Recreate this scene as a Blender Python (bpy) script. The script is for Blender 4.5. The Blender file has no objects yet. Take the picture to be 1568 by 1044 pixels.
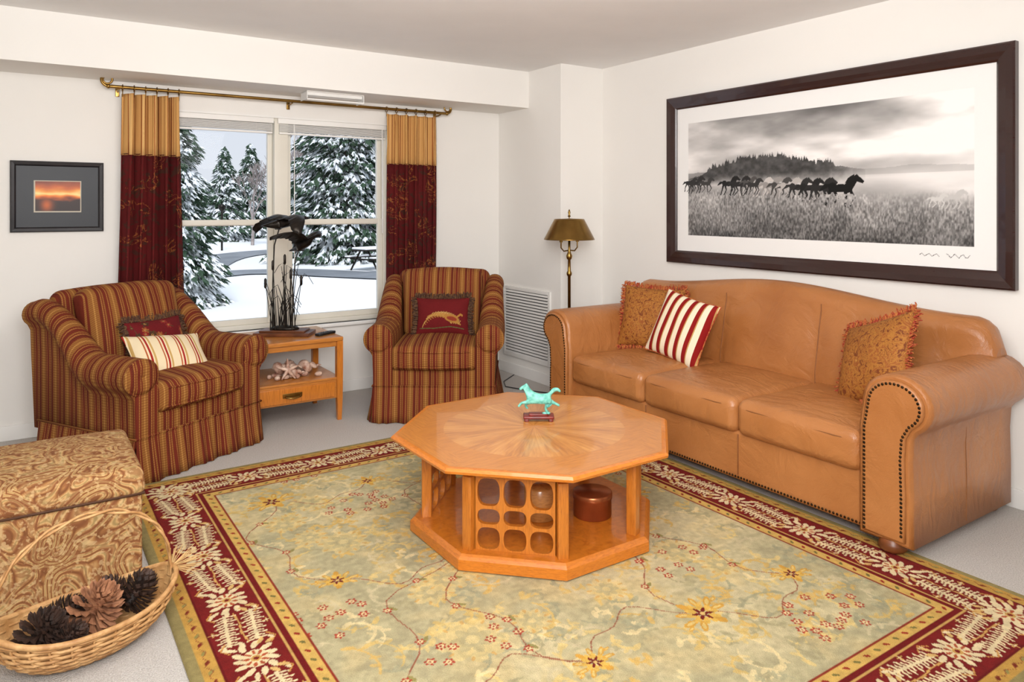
import bpy, bmesh, math, random
import numpy as np
from mathutils import Vector, Matrix, Euler
ZOOM=None
random.seed(7); rng=np.random.RandomState(11)
scene=bpy.context.scene
COL=scene.collection
pi=math.pi

# ---------------------------------------------------------------- helpers
def lin3(c):
    c=np.asarray(c,dtype=float)/255.0
    return np.where(c<=0.04045,c/12.92,((c+0.055)/1.055)**2.4)
def C(r,g,b):
    l=lin3((r,g,b)); return (float(l[0]),float(l[1]),float(l[2]),1.0)

class NT:
    def __init__(s,name):
        s.m=bpy.data.materials.new(name); s.m.use_nodes=True
        s.t=s.m.node_tree; s.n=s.t.nodes; s.l=s.t.links
        s.b=s.n.get('Principled BSDF')
    def new(s,t,**kw):
        nd=s.n.new(t)
        for k,v in kw.items(): setattr(nd,k,v)
        return nd
    def link(s,a,b): s.l.new(a,b)
    def math(s,op,a,b=None,c=None):
        nd=s.new('ShaderNodeMath',operation=op)
        for i,x in enumerate((a,b,c)):
            if x is None: continue
            if isinstance(x,(int,float)): nd.inputs[i].default_value=x
            else: s.link(x,nd.inputs[i])
        return nd.outputs[0]
    def coord(s,scale=(1,1,1)):
        tc=s.new('ShaderNodeTexCoord'); mp=s.new('ShaderNodeMapping')
        mp.inputs['Scale'].default_value=scale
        s.link(tc.outputs['Object'],mp.inputs['Vector']); return mp.outputs['Vector']
    def noise(s,vec,scale,detail=3,dist=0,rough=.5):
        nd=s.new('ShaderNodeTexNoise'); nd.inputs['Scale'].default_value=scale
        nd.inputs['Detail'].default_value=detail; nd.inputs['Distortion'].default_value=dist
        nd.inputs['Roughness'].default_value=rough
        s.link(vec,nd.inputs['Vector']); return nd.outputs['Fac']
    def ramp(s,fac,stops,interp='LINEAR'):
        nd=s.new('ShaderNodeValToRGB'); cr=nd.color_ramp; cr.interpolation=interp
        while len(cr.elements)<len(stops): cr.elements.new(0.5)
        for e,(p,c) in zip(cr.elements,stops): e.position=p; e.color=c
        s.link(fac,nd.inputs['Fac']); return nd.outputs['Color']
    def mix(s,fac,a,b,mode='MIX'):
        nd=s.new('ShaderNodeMix',data_type='RGBA',blend_type=mode)
        if isinstance(fac,(int,float)): nd.inputs[0].default_value=fac
        else: s.link(fac,nd.inputs[0])
        for i,x in ((6,a),(7,b)):
            if isinstance(x,tuple): nd.inputs[i].default_value=x
            else: s.link(x,nd.inputs[i])
        return nd.outputs[2]
    def bump(s,h,strength,dist=.01):
        nd=s.new('ShaderNodeBump'); nd.inputs['Strength'].default_value=strength
        nd.inputs['Distance'].default_value=dist
        s.link(h,nd.inputs['Height']); s.link(nd.outputs['Normal'],s.b.inputs['Normal'])
    def fin(s,col=None,rough=.6,metal=0,spec=.5,coat=0):
        if col is not None:
            if isinstance(col,tuple): s.b.inputs['Base Color'].default_value=col
            else: s.link(col,s.b.inputs['Base Color'])
        s.b.inputs['Roughness'].default_value=rough
        s.b.inputs['Metallic'].default_value=metal
        s.b.inputs['Specular IOR Level'].default_value=spec
        s.b.inputs['Coat Weight'].default_value=coat
        return s.m

def mk(name,c1,c2=None,rough=.6,metal=0,nscale=8,bump=0,bscale=200,spec=.5,coat=0,stretch=(1,1,1),lo=.35,hi=.65,detail=4,dist=0,bdist=.005):
    t=NT(name); v=t.coord(stretch)
    if c2 is None: c2=tuple(x*.85 for x in c1[:3])+(1,)
    f=t.noise(v,nscale,detail,dist)
    col=t.ramp(f,[(lo,c1),(hi,c2)])
    if bump: t.bump(t.noise(t.coord(),bscale,3),bump,bdist)
    return t.fin(col,rough,metal,spec,coat)

class MB:
    def __init__(s): s.v=[]; s.f=[]; s.m=[]; s.s=[]
    def add(s,vs,fs,mi=0,smooth=False,M=None):
        o=len(s.v)
        if M is not None: vs=[M@Vector(p) for p in vs]
        s.v.extend([tuple(p) for p in vs])
        for f in fs:
            s.f.append(tuple(i+o for i in f)); s.m.append(mi); s.s.append(smooth)
    def box(s,x0,x1,y0,y1,z0,z1,mi=0,M=None,bev=0.0):
        if bev>0:
            s.rbox(((x0+x1)/2,(y0+y1)/2,(z0+z1)/2),((x1-x0)/2,(y1-y0)/2,(z1-z0)/2),bev,2,1,mi,M=M); return
        vs=[(x,y,z) for x in (x0,x1) for y in (y0,y1) for z in (z0,z1)]
        fs=[(0,1,3,2),(4,6,7,5),(0,4,5,1),(2,3,7,6),(0,2,6,4),(1,5,7,3)]
        s.add(vs,fs,mi,False,M)
    def rbox(s,c,h,r,k=4,n=6,mi=0,deform=None,M=None,mifn=None):
        r=min(r,min(h)*.999)
        axs=[]
        for a in range(3):
            core=h[a]-r; L=[]
            for j in range(k): L.append(-core-r*math.tan(pi/4*(k-j)/k))
            for j in range(n+1): L.append(-core+2*core*j/n if n else 0)
            for j in range(1,k+1): L.append(core+r*math.tan(pi/4*j/k))
            axs.append(L)
        vs=[];idx={};fs=[]
        def gv(q):
            key=(round(q[0],6),round(q[1],6),round(q[2],6))
            if key in idx: return idx[key]
            cc=[max(-(h[a]-r),min(h[a]-r,q[a])) for a in range(3)]
            d=Vector([q[a]-cc[a] for a in range(3)])
            if d.length>1e-9: d=d.normalized()*r
            p=[cc[a]+d[a] for a in range(3)]
            if deform: p=deform(p[0],p[1],p[2],p[0]/h[0],p[1]/h[1],p[2]/h[2])
            idx[key]=len(vs); vs.append((p[0]+c[0],p[1]+c[1],p[2]+c[2])); return idx[key]
        for a in range(3):
            b,d=(a+1)%3,(a+2)%3
            for sg in (-1,1):
                B,D=axs[b],axs[d]
                for i in range(len(B)-1):
                    for j in range(len(D)-1):
                        q=[]
                        for (ii,jj) in ((i,j),(i+1,j),(i+1,j+1),(i,j+1)):
                            p=[0,0,0]; p[a]=sg*h[a]; p[b]=B[ii]; p[d]=D[jj]; q.append(gv(p))
                        if sg<0: q.reverse()
                        if len(set(q))>=3: fs.append(tuple(q))
        s.add(vs,fs,mi,True,M)
    def grid(s,P,nu,nv,mi=0,smooth=True,closeu=False,closev=False,M=None):
        vs=[P(i,j) for j in range(nv) for i in range(nu)]
        fs=[]
        for j in range(nv if closev else nv-1):
            for i in range(nu if closeu else nu-1):
                i2=(i+1)%nu; j2=(j+1)%nv
                fs.append((j*nu+i,j*nu+i2,j2*nu+i2,j2*nu+i))
        s.add(vs,fs,mi,smooth,M)
    def loft(s,secs,mi=0,smooth=True,caps=True,chain=False,M=None,mifn=None,capmi=None):
        k=len(secs[0]); n=len(secs); vs=[p for sc in secs for p in sc]; fs=[]
        for j in range(n if chain else n-1):
            j2=(j+1)%n
            for i in range(k):
                i2=(i+1)%k; fs.append((j*k+i,j*k+i2,j2*k+i2,j2*k+i))
        s.add(vs,fs,mi,smooth,M)
        if caps and not chain:
            cm=mi if capmi is None else capmi
            s.add(secs[0],[tuple(reversed(range(k)))],cm,False,M); s.add(secs[-1],[tuple(range(k))],cm,False,M)
    def revolve(s,prof,c=(0,0,0),seg=24,mi=0,M=None,smooth=True,caps=True,sx=1,sy=1):
        secs=[]
        for r,z in prof:
            secs.append([(c[0]+sx*r*math.cos(2*pi*i/seg),c[1]+sy*r*math.sin(2*pi*i/seg),c[2]+z) for i in range(seg)])
        s.loft(secs,mi,smooth,caps,False,M)
    def tube(s,pts,rad,seg=8,mi=0,M=None,caps=True,closed=False):
        pts=[Vector(p) for p in pts]; n=len(pts)
        rf=rad if callable(rad) else (lambda t:rad)
        secs=[];up=None
        for i,p in enumerate(pts):
            if closed: d=pts[(i+1)%n]-pts[(i-1)%n]
            else: d=pts[min(i+1,n-1)]-pts[max(i-1,0)]
            d.normalize()
            if up is None:
                up=Vector((0,0,1)) if abs(d.z)<.9 else Vector((1,0,0))
            a=d.cross(up); a.normalize(); b=a.cross(d); b.normalize(); up=b
            r=rf(i/max(1,n-1))
            secs.append([p+a*(r*math.cos(2*pi*j/seg))+b*(r*math.sin(2*pi*j/seg)) for j in range(seg)])
        s.loft(secs,mi,True,caps and not closed,closed,M)
    def ball(s,c,r,seg=12,rings=8,mi=0,M=None,half=False):
        if isinstance(r,(int,float)): r=(r,r,r)
        vs=[];fs=[]
        for j in range(rings+1):
            a=-pi/2+pi*j/rings
            for i in range(seg):
                b=2*pi*i/seg
                vs.append((c[0]+r[0]*math.cos(a)*math.cos(b),c[1]+r[1]*math.cos(a)*math.sin(b),c[2]+r[2]*math.sin(a)))
        for j in range(rings):
            for i in range(seg):
                i2=(i+1)%seg; fs.append((j*seg+i,j*seg+i2,(j+1)*seg+i2,(j+1)*seg+i))
        s.add(vs,fs,mi,True,M)
    def obj(s,name,mats,parent=None,loc=(0,0,0),rot=(0,0,0),merge=False):
        me=bpy.data.meshes.new(name); me.from_pydata(s.v,[],s.f); 
        for m in (mats if isinstance(mats,(list,tuple)) else [mats]): me.materials.append(m)
        me.polygons.foreach_set('material_index',s.m); me.polygons.foreach_set('use_smooth',s.s)
        bm=bmesh.new(); bm.from_mesh(me)
        if merge: bmesh.ops.remove_doubles(bm,verts=bm.verts,dist=1e-5)
        bmesh.ops.recalc_face_normals(bm,faces=bm.faces)
        bm.to_mesh(me); bm.free(); me.update()
        o=bpy.data.objects.new(name,me); COL.objects.link(o)
        o.location=loc; o.rotation_euler=rot
        if parent: o.parent=parent
        return o
def root(name,loc=(0,0,0),rz=0):
    e=bpy.data.objects.new(name,None); COL.objects.link(e); e.location=loc; e.rotation_euler=(0,0,rz)
    e.empty_display_size=.1; return e
def TR(loc=(0,0,0),rx=0,ry=0,rz=0,sc=1):
    return Matrix.Translation(loc)@Euler((rx,ry,rz)).to_matrix().to_4x4()@Matrix.Scale(sc,4)
def skin(name,pts,edges,mat,parent,sub=2,loc=(0,0,0),rot=(0,0,0)):
    me=bpy.data.meshes.new(name); me.from_pydata([p[:3] for p in pts],edges,[]); me.materials.append(mat)
    o=bpy.data.objects.new(name,me); COL.objects.link(o); o.parent=parent; o.location=loc; o.rotation_euler=rot
    md=o.modifiers.new('Skin','SKIN'); md.use_smooth_shade=True
    for i,p in enumerate(pts):
        d=me.skin_vertices[0].data[i]; r=p[3]
        d.radius=(r,p[4] if len(p)>4 else r); d.use_root=(i==0)
    s=o.modifiers.new('Sub','SUBSURF'); s.levels=sub; s.render_levels=sub
    return o
def sstep(x):
    x=max(0,min(1,x)); return x*x*(3-2*x)

def vnoise(ny,nx,cy,cx,octv=4,seed=0,pers=.5):
    r=np.random.RandomState(seed); out=np.zeros((ny,nx)); amp=1;tot=0
    for o in range(octv):
        gy,gx=max(2,int(cy*2**o)+2),max(2,int(cx*2**o)+2)
        g=r.rand(gy,gx)
        y=np.linspace(0,gy-1.001,ny); x=np.linspace(0,gx-1.001,nx)
        yi=y.astype(int); xi=x.astype(int); fy=(y-yi)[:,None]; fx=(x-xi)[None,:]
        fy=fy*fy*(3-2*fy); fx=fx*fx*(3-2*fx)
        a=g[np.ix_(yi,xi)];b=g[np.ix_(yi,xi+1)];c=g[np.ix_(yi+1,xi)];d=g[np.ix_(yi+1,xi+1)]
        out+=amp*((a*(1-fx)+b*fx)*(1-fy)+(c*(1-fx)+d*fx)*fy); tot+=amp; amp*=pers
    return out/tot
class Canvas:
    def __init__(s,W,H,res,base=(200,200,200)):
        s.W,s.H=W,H; s.nx=int(W/res)+1; s.ny=int(H/res)+1
        s.xs=np.linspace(0,W,s.nx); s.ys=np.linspace(0,H,s.ny)
        s.a=np.zeros((s.ny,s.nx,3)); s.a[:]=base
    def poly(s,pts,col,al=1.0,T=None):
        if T: pts=[T(*p) for p in pts]
        px=[p[0] for p in pts]; py=[p[1] for p in pts]
        i0=np.searchsorted(s.xs,min(px)); i1=np.searchsorted(s.xs,max(px))+1
        j0=np.searchsorted(s.ys,min(py)); j1=np.searchsorted(s.ys,max(py))+1
        X=s.xs[i0:i1][None,:]; Y=s.ys[j0:j1][:,None]
        if X.size==0 or Y.size==0: return
        ins=np.zeros((Y.shape[0],X.shape[1]),bool); n=len(pts)
        for i in range(n):
            xi,yi=pts[i]; xj,yj=pts[(i+1)%n]
            if yi==yj: continue
            ins^=((yi>Y)!=(yj>Y))&(X<(xj-xi)*(Y-yi)/(yj-yi)+xi)
        sub=s.a[j0:j1,i0:i1]; sub[ins]=sub[ins]*(1-al)+np.array(col)*al
    def ell(s,cx,cy,a,b,col,ang=0,al=1,T=None,n=18):
        ca,sa=math.cos(ang),math.sin(ang)
        s.poly([(cx+a*math.cos(t)*ca-b*math.sin(t)*sa,cy+a*math.cos(t)*sa+b*math.sin(t)*ca) for t in [2*pi*i/n for i in range(n)]],col,al,T)
    def line(s,pts,w,col,al=1,T=None):
        for (x0,y0),(x1,y1) in zip(pts[:-1],pts[1:]):
            d=math.hypot(x1-x0,y1-y0) or 1e-6; nx_,ny_=-(y1-y0)/d*w/2,(x1-x0)/d*w/2
            ex,ey=(x1-x0)/d*w*.3,(y1-y0)/d*w*.3
            s.poly([(x0+nx_-ex,y0+ny_-ey),(x1+nx_+ex,y1+ny_+ey),(x1-nx_+ex,y1-ny_+ey),(x0-nx_-ex,y0-ny_-ey)],col,al,T)
    def flower(s,cx,cy,r,col,ctr,n=6,rot=0,T=None,al=1):
        for i in range(n):
            a=rot+2*pi*i/n
            s.ell(cx+math.cos(a)*r*.6,cy+math.sin(a)*r*.6,r*.42,r*.27,col,a,al,T,10)
        s.ell(cx,cy,r*.34,r*.34,ctr,0,al,T,10)
    def mesh(s,name,P,mat,parent=None):
        nx,ny=s.nx,s.ny
        X,Y=np.meshgrid(s.xs,s.ys); co=P(X,Y).reshape(-1,3).astype(np.float32)
        me=bpy.data.meshes.new(name); me.vertices.add(nx*ny); me.vertices.foreach_set('co',co.ravel())
        idx=np.arange(nx*ny).reshape(ny,nx)
        q=np.stack([idx[:-1,:-1],idx[:-1,1:],idx[1:,1:],idx[1:,:-1]],-1).reshape(-1,4).astype(np.int32)
        me.loops.add(q.size); me.loops.foreach_set('vertex_index',q.ravel())
        me.polygons.add(len(q)); me.polygons.foreach_set('loop_start',np.arange(0,q.size,4,dtype=np.int32))
        me.update(calc_edges=True); me.validate()
        at=me.attributes.new('Col','FLOAT_COLOR','POINT')
        c=np.ones((nx*ny,4),np.float32); c[:,:3]=lin3(np.clip(s.a,0,255)).reshape(-1,3)
        at.data.foreach_set('color',c.ravel())
        me.materials.append(mat)
        me.polygons.foreach_set('use_smooth',np.ones(len(q),bool))
        o=bpy.data.objects.new(name,me); COL.objects.link(o)
        if parent: o.parent=parent
        return o
def colmat(name,rough=.9,nscale=300,namt=.25,bump=.4,bdist=.004,spec=.2):
    t=NT(name); a=t.new('ShaderNodeAttribute',attribute_name='Col')
    n=t.noise(t.coord(),nscale,2)
    g=t.ramp(n,[(.3,(1-namt,)*3+(1,)),(.7,(1,1,1,1))])
    c=t.mix(1.0,a.outputs['Color'],g,'MULTIPLY')
    if bump: t.bump(n,bump,bdist)
    return t.fin(c,rough,0,spec)

# ---------------------------------------------------------------- materials
M_wall=mk('wall_paint',C(240,237,232),C(238,235,230),.85,nscale=2,bump=.05,bscale=300,spec=.2)
M_ceil=mk('ceiling_paint',C(244,243,242),C(241,240,239),.9,nscale=3,bump=.06,bscale=200,spec=.2)
M_trim=mk('white_trim',C(242,240,236),C(238,236,232),.45,nscale=3)
M_vinyl=mk('window_vinyl',C(228,223,210),C(222,217,204),.4,nscale=3)
t=NT('carpet'); v=t.coord(); n1=t.noise(v,220,3); n2=t.noise(v,3,3)
c=t.ramp(n1,[(.3,C(182,176,169)),(.7,C(228,223,218))]); c=t.mix(t.math('MULTIPLY',n2,.3),c,C(198,192,184)); t.bump(n1,.8,.01)
M_carpet=t.fin(c,.95,0,.1)
t=NT('tan_leather'); v=t.coord(); n1=t.noise(v,2.2,4); n2=t.noise(v,260,2); n3=t.noise(t.coord((1,1.8,1)),6,5,1.4)
c=t.ramp(n1,[(.3,C(160,99,50)),(.7,C(184,122,70))])
hh=t.math('ADD',t.math('MULTIPLY',n2,.08),t.math('MULTIPLY',n3,1.0)); t.bump(hh,.6,.018)
M_leather=t.fin(c,.33,0,.55)
M_seam=mk('leather_seam',C(140,86,42),None,.6)
M_nail=mk('antique_nailhead',C(70,50,30),C(40,30,20),.35,metal=.9)
M_darkwood=mk('bun_foot_wood',C(130,72,34),C(96,52,24),.35,stretch=(1,1,8),nscale=10)
def woodmat(name,c1,c2,stretch,rough=.3,scale=9):
    t=NT(name); v=t.coord(stretch); f=t.noise(v,scale,6,.6,.6)
    c=t.ramp(f,[(.3,c2),(.5,c1),(.72,tuple(min(1,x*1.15) for x in c1[:3])+(1,))])
    return t.fin(c,rough,0,.5,.3)
M_oakx=woodmat('oak_grain_x',C(188,120,52),C(166,98,38),(1.5,20,20))
M_oaky=woodmat('oak_grain_y',C(190,122,54),C(168,100,40),(20,1.5,20))
M_oakz=woodmat('oak_grain_z',C(194,116,40),C(166,92,28),(18,18,1.6))
M_oakedge=woodmat('oak_moulding',C(202,118,36),C(182,98,26),(4,4,20))
t=NT('oak_sunburst'); tc=t.new('ShaderNodeTexCoord'); sp=t.new('ShaderNodeSeparateXYZ'); t.link(tc.outputs['Object'],sp.inputs[0])
ang=t.math('ARCTAN2',sp.outputs[1],sp.outputs[0])
rr=t.math('SQRT',t.math('ADD',t.math('MULTIPLY',sp.outputs[0],sp.outputs[0]),t.math('MULTIPLY',sp.outputs[1],sp.outputs[1])))
cx=t.new('ShaderNodeCombineXYZ'); t.link(t.math('MULTIPLY',ang,9.0),cx.inputs[0]); t.link(t.math('MULTIPLY',rr,3.0),cx.inputs[1])
f=t.noise(cx.outputs[0],3,4,.3)
w=t.math('FRACT',t.math('MULTIPLY',ang,12/(2*pi)))
ww=t.math('MULTIPLY',t.math('ABSOLUTE',t.math('SUBTRACT',w,.5)),.42)
f2=t.math('ADD',t.math('MULTIPLY',f,.75),ww)
c=t.ramp(f2,[(.25,C(164,98,42)),(.5,C(194,128,60)),(.75,C(212,150,80))])
M_sun=t.fin(c,.28,0,.5,.35)
M_copper=mk('copper_box',C(176,104,64),C(150,82,46),.3,metal=.7)
M_brass=mk('aged_brass',C(164,130,70),C(124,94,46),.28,metal=1,nscale=5)
M_brassd=mk('dark_brass_shade',C(160,126,68),C(116,88,46),.3,metal=1,nscale=3)
M_bronze=mk('dark_bronze',C(52,46,40),C(30,26,24),.4,metal=.7,nscale=20)
M_frame=woodmat('mahogany_frame',C(50,26,22),C(34,16,14),(4,4,20),.25)
M_blackframe=mk('black_frame',C(38,34,38),C(26,24,28),.35)
M_turq=mk('verdigris_figurine',C(128,204,188),C(78,160,146),.5,nscale=60,lo=.4,hi=.7)
M_redwood=mk('rosewood_stand',C(130,34,22),C(90,20,14),.3,nscale=20)
M_black=mk('black_plastic',C(30,30,32),None,.4)
M_white=mk('white_enamel',C(236,234,230),C(232,230,226),.5)
M_darkgap=mk('vent_shadow',C(84,82,80),None,.9)
M_wick=mk('wicker',C(206,162,108),C(168,120,70),.55,nscale=30,bump=.3,bscale=150)
M_cone=mk('pine_cone_dark',C(70,46,34),C(36,24,18),.7,nscale=30)
M_cone2=mk('pine_cone_tan',C(182,128,92),C(126,80,54),.7,nscale=30)
M_shell=mk('seashell',C(226,200,180),C(150,100,80),.4,nscale=25)
M_rug=colmat('wool_rug',.95,260,.20,.7,.006)
M_print=colmat('art_print',.4,400,.02,0,spec=.3)
M_pcol=colmat('woven_tapestry',.85,300,.3,.5,.003)

def striped(name,axis,period,stops,weave=True,rough=.85,ws=75):
    t=NT(name); tc=t.new('ShaderNodeTexCoord'); sp=t.new('ShaderNodeSeparateXYZ'); t.link(tc.outputs['Object'],sp.inputs[0])
    x=sp.outputs[axis]
    f=t.math('FRACT',t.math('ADD',t.math('MULTIPLY',x,1/period),50.0))
    c=t.ramp(f,stops,'CONSTANT')
    if weave:
        z=sp.outputs[2]; o=sp.outputs[1-axis] if axis<2 else sp.outputs[0]
        wv=t.math('SINE',t.math('MULTIPLY',t.math('ADD',z,o),ws*6.28))
        wf=t.math('MULTIPLY',t.math('GREATER_THAN',wv,.1),.45)
        c=t.mix(wf,c,C(108,50,28))
        n=t.noise(t.coord(),350,2); t.bump(n,.5,.004)
    return t.fin(c,rough,0,.15)
MR=C(108,40,28); GD=C(180,132,70); OL=C(146,98,48); TN=C(160,108,56); DK=C(94,38,26)
fst=[(0,MR),(.16,TN),(.21,MR),(.28,OL),(.44,GD),(.50,OL),(.66,MR),(.72,DK),(.82,TN),(.88,MR),(.93,OL)]
M_fabx=striped('striped_upholstery_x',0,.100,fst)
M_faby=striped('striped_upholstery_y',1,.100,fst)
cr=C(232,214,178)
M_strcream=striped('cream_stripe',0,.085,[(0,cr),(.30,C(178,92,52)),(.38,cr),(.48,C(160,40,36)),(.60,cr),(.68,C(196,160,96)),(.8,cr)],False)
M_strred=striped('red_cream_stripe',0,.066,[(0,C(236,222,194)),(.5,C(138,26,24)),(.9,C(190,150,90))],False)
M_goldstripe=striped('gold_curtain_stripe',0,.075,[(0,C(206,156,94)),(.3,C(150,84,44)),(.36,C(222,176,114)),(.55,C(206,156,94)),(.68,C(120,60,34)),(.74,C(206,156,94)),(.86,C(160,100,52)),(.9,C(214,166,102))],False)
t=NT('burgundy_curtain'); v=t.coord((1,.3,1)); n=t.noise(v,7,2,4.0)
f=t.ramp(n,[(.475,(0,0,0,1)),(.49,(1,1,1,1)),(.515,(1,1,1,1)),(.53,(0,0,0,1))])
n2=t.noise(v,6,1); f2=t.math('GREATER_THAN',n2,.52)
ff=t.math('MULTIPLY',t.math('MULTIPLY',f,f2),.7)
base=t.ramp(t.noise(v,3,2),[(.3,C(98,28,28)),(.7,C(74,20,22))])
n4=t.noise(v,14,2,2.0); f4=t.math('MULTIPLY',t.math('GREATER_THAN',n4,.58),.6); base=t.mix(f4,base,C(56,46,34))
t.bump(t.noise(t.coord(),300,2),.3,.003)
M_burg=t.fin(t.mix(ff,base,C(166,100,52)),.85,0,.15)
t=NT('paisley_tapestry'); v=t.coord()
vo=t.new('ShaderNodeTexVoronoi'); vo.inputs['Scale'].default_value=6
ns=t.new('ShaderNodeTexNoise'); ns.inputs['Scale'].default_value=4.5; ns.inputs['Detail'].default_value=1.5; t.link(v,ns.inputs['Vector'])
va=t.new('ShaderNodeVectorMath',operation='SCALE'); t.link(ns.outputs['Color'],va.inputs[0]); va.inputs['Scale'].default_value=.42
vb=t.new('ShaderNodeVectorMath',operation='ADD'); t.link(v,vb.inputs[0]); t.link(va.outputs[0],vb.inputs[1])
t.link(vb.outputs[0],vo.inputs['Vector'])
rings=t.math('SINE',t.math('MULTIPLY',vo.outputs['Distance'],44.0))
rf=t.math('ADD',t.math('MULTIPLY',rings,.5),.5)
c=t.ramp(rf,[(0,C(118,74,44)),(.22,C(158,110,66)),(.5,C(178,136,88)),(.8,C(196,158,106)),(1,C(156,130,84))])
n3=t.noise(vb.outputs[0],30,4,1.0); c=t.mix(t.ramp(n3,[(.47,(0,0,0,1)),(.53,(.6,.6,.6,1))]),c,C(132,82,52))
n5=t.noise(v,60,2); c=t.mix(t.ramp(n5,[(.55,(0,0,0,1)),(.62,(.5,.5,.5,1))]),c,C(208,178,130))
t.bump(n3,.4,.004); M_pais=t.fin(c,.85,0,.2)
t=NT('gold_damask'); v=t.coord(); n=t.noise(v,24,3,2.5)
c=t.ramp(n,[(.38,C(116,58,26)),(.5,C(174,116,48)),(.62,C(140,74,32)),(.75,C(194,144,68))]); t.bump(n,.5,.004); M_gold=t.fin(c,.7,0,.3)
M_fringe=mk('red_fringe',C(156,50,34),C(190,116,56),.9,nscale=80,lo=.4,hi=.6)
M_fringed=mk('dark_fringe',C(66,38,28),C(104,72,44),.9,nscale=80,lo=.4,hi=.6)
M_burgp=mk('burgundy_velvet',C(116,26,28),C(94,18,24),.8,nscale=10)
M_snow=mk('snow',C(252,252,253),C(246,248,251),.8,nscale=.5)
M_road=mk('wet_asphalt',C(122,126,132),C(146,150,156),.6,nscale=1)
t=NT('snowy_spruce'); g=t.new('ShaderNodeNewGeometry'); sp=t.new('ShaderNodeSeparateXYZ'); t.link(g.outputs['Normal'],sp.inputs[0])
n=t.noise(t.coord(),2.4,4); f=t.math('ADD',sp.outputs[2],t.math('MULTIPLY',t.math('SUBTRACT',n,.5),3.0))
c=t.ramp(f,[(.56,C(64,84,66)),(.72,C(238,242,246))]); M_spruce=t.fin(c,.85,0,.1)
M_bark=mk('bark',C(96,84,76),C(70,60,54),.9)
M_bare=mk('bare_twigs',C(176,164,160),C(140,128,124),.9)
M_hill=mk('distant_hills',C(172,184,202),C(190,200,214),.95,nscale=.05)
t=NT('window_glass'); tr=t.new('ShaderNodeBsdfTransparent'); gl=t.new('ShaderNodeBsdfGlossy'); gl.inputs['Roughness'].default_value=.02
mx=t.new('ShaderNodeMixShader'); mx.inputs[0].default_value=.004; t.link(tr.outputs[0],mx.inputs[1]); t.link(gl.outputs[0],mx.inputs[2])
t.link(mx.outputs[0],t.n.get('Material Output').inputs['Surface']); M_glass=t.m

# ---------------------------------------------------------------- room shell
XW,YW,CH=3.85,5.33,2.51
XL,YB=-2.6,-2.4
def simple(name,boxes,mat,bev=0):
    b=MB()
    for q in boxes: b.box(*q,bev=bev)
    return b.obj(name,mat)
simple('floor',[(XL-.1,XW+.1,YB-.1,YW+.15,-.08,0)],M_carpet)
simple('ceiling',[(XL-.1,XW+.1,YB-.1,YW+.15,CH,CH+.08)],M_ceil)
wx0,wx1,wz0,wz1=.70,2.40,.53,2.06
simple('wall_north',[(XL,wx0,YW,YW+.15,0,CH),(wx1,XW,YW,YW+.15,0,CH),(wx0,wx1,YW,YW+.15,0,wz0),(wx0,wx1,YW,YW+.15,wz1,CH)],M_wall)
simple('wall_east',[(XW,XW+.1,YB,YW+.15,0,CH)],M_wall)
simple('wall_west',[(XL-.1,XL,YB,YW+.15,0,CH)],M_wall)
simple('wall_south',[(XL,XW,YB-.1,YB,0,CH)],M_wall)
simple('wall_column',[(3.43,XW,4.45,YW,0,CH)],M_wall)
soffit=simple('ceiling_soffit',[(XL,3.43,4.88,YW,2.215,CH)],M_wall)
bb=MB(); bb.box(XL,3.43,YW-.014,YW,0,.09,bev=.004); bb.obj('baseboard_north',M_trim)
bb=MB(); bb.box(3.416,3.43,4.436,YW-.014,0,.09,bev=.004); bb.box(3.43,XW,4.436,4.45,0,.09,bev=.004); bb.obj('baseboard_column',M_trim)
bb=MB(); bb.box(XW-.014,XW,YB,4.436,0,.09,bev=.004); bb.obj('baseboard_east',M_trim)

# window
w=root('window_1',(0,0,0))
b=MB()
y0,y1=YW+.05,YW+.12
mc=1.56
def fr(x0,x1,z0,z1,wd,ya,yb,bev=.004):
    b.box(x0,x0+wd,ya,yb,z0,z1,bev=bev); b.box(x1-wd,x1,ya,yb,z0,z1,bev=bev)
    b.box(x0+wd,x1-wd,ya,yb,z0,z0+wd,bev=bev); b.box(x0+wd,x1-wd,ya,yb,z1-wd,z1,bev=bev)
fr(wx0,wx1,wz0,wz1,.035,y0-.02,y1)
b.box(mc-.05,mc+.05,y0-.025,y1,wz0+.03,wz1-.03,bev=.004)
for (a,c_) in ((wx0+.035,mc-.05),(mc+.05,wx1-.035)):
    fr(a,c_,1.27,wz1-.035,.035,y0+.03,y1-.005)
    fr(a,c_,wz0+.035,1.315,.04,y0,y1-.035)
b.obj('sash_frames',M_vinyl,w)
b=MB(); b.box(wx0+.03,wx1-.03,y1-.03,y1-.026,wz0+.03,wz1-.03); b.obj('glass',M_glass,w)
b=MB(); b.box(wx0-.04,wx1+.04,YW-.035,YW+.06,wz0-.025,wz0,bev=.006); b.obj('sill',M_trim,w)
b=MB(); b.box(wx0,wx0+.012,YW-.004,y0,wz0,wz1); b.box(wx1-.012,wx1,YW-.004,y0,wz0,wz1); b.box(wx0,wx1,YW-.004,y0,wz1-.012,wz1); b.obj('jamb',M_trim,w)
bl=root('window_blind')
b=MB()
for (a,c_) in ((wx0+.02,mc-.06),(mc-.03,wx1-.02)):
    b.box(a,c_,YW+.002,YW+.045,wz1-.05,wz1-.012,bev=.004)
    for i in range(9): b.box(a+.01,c_-.01,YW+.004,YW+.044,wz1-.058-.006*i,wz1-.055-.006*i)
    b.box(a+.01,c_-.01,YW+.004,YW+.044,wz1-.125,wz1-.112,bev=.003)
    for xx in (a+.12,c_-.12): b.tube([(xx,YW+.024,wz1-.05),(xx,YW+.024,wz1-.12)],.002,5)
b.tube([(wx1-.06,YW,wz1-.05),(wx1-.06,YW-.005,1.2)],.004,6)
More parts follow.
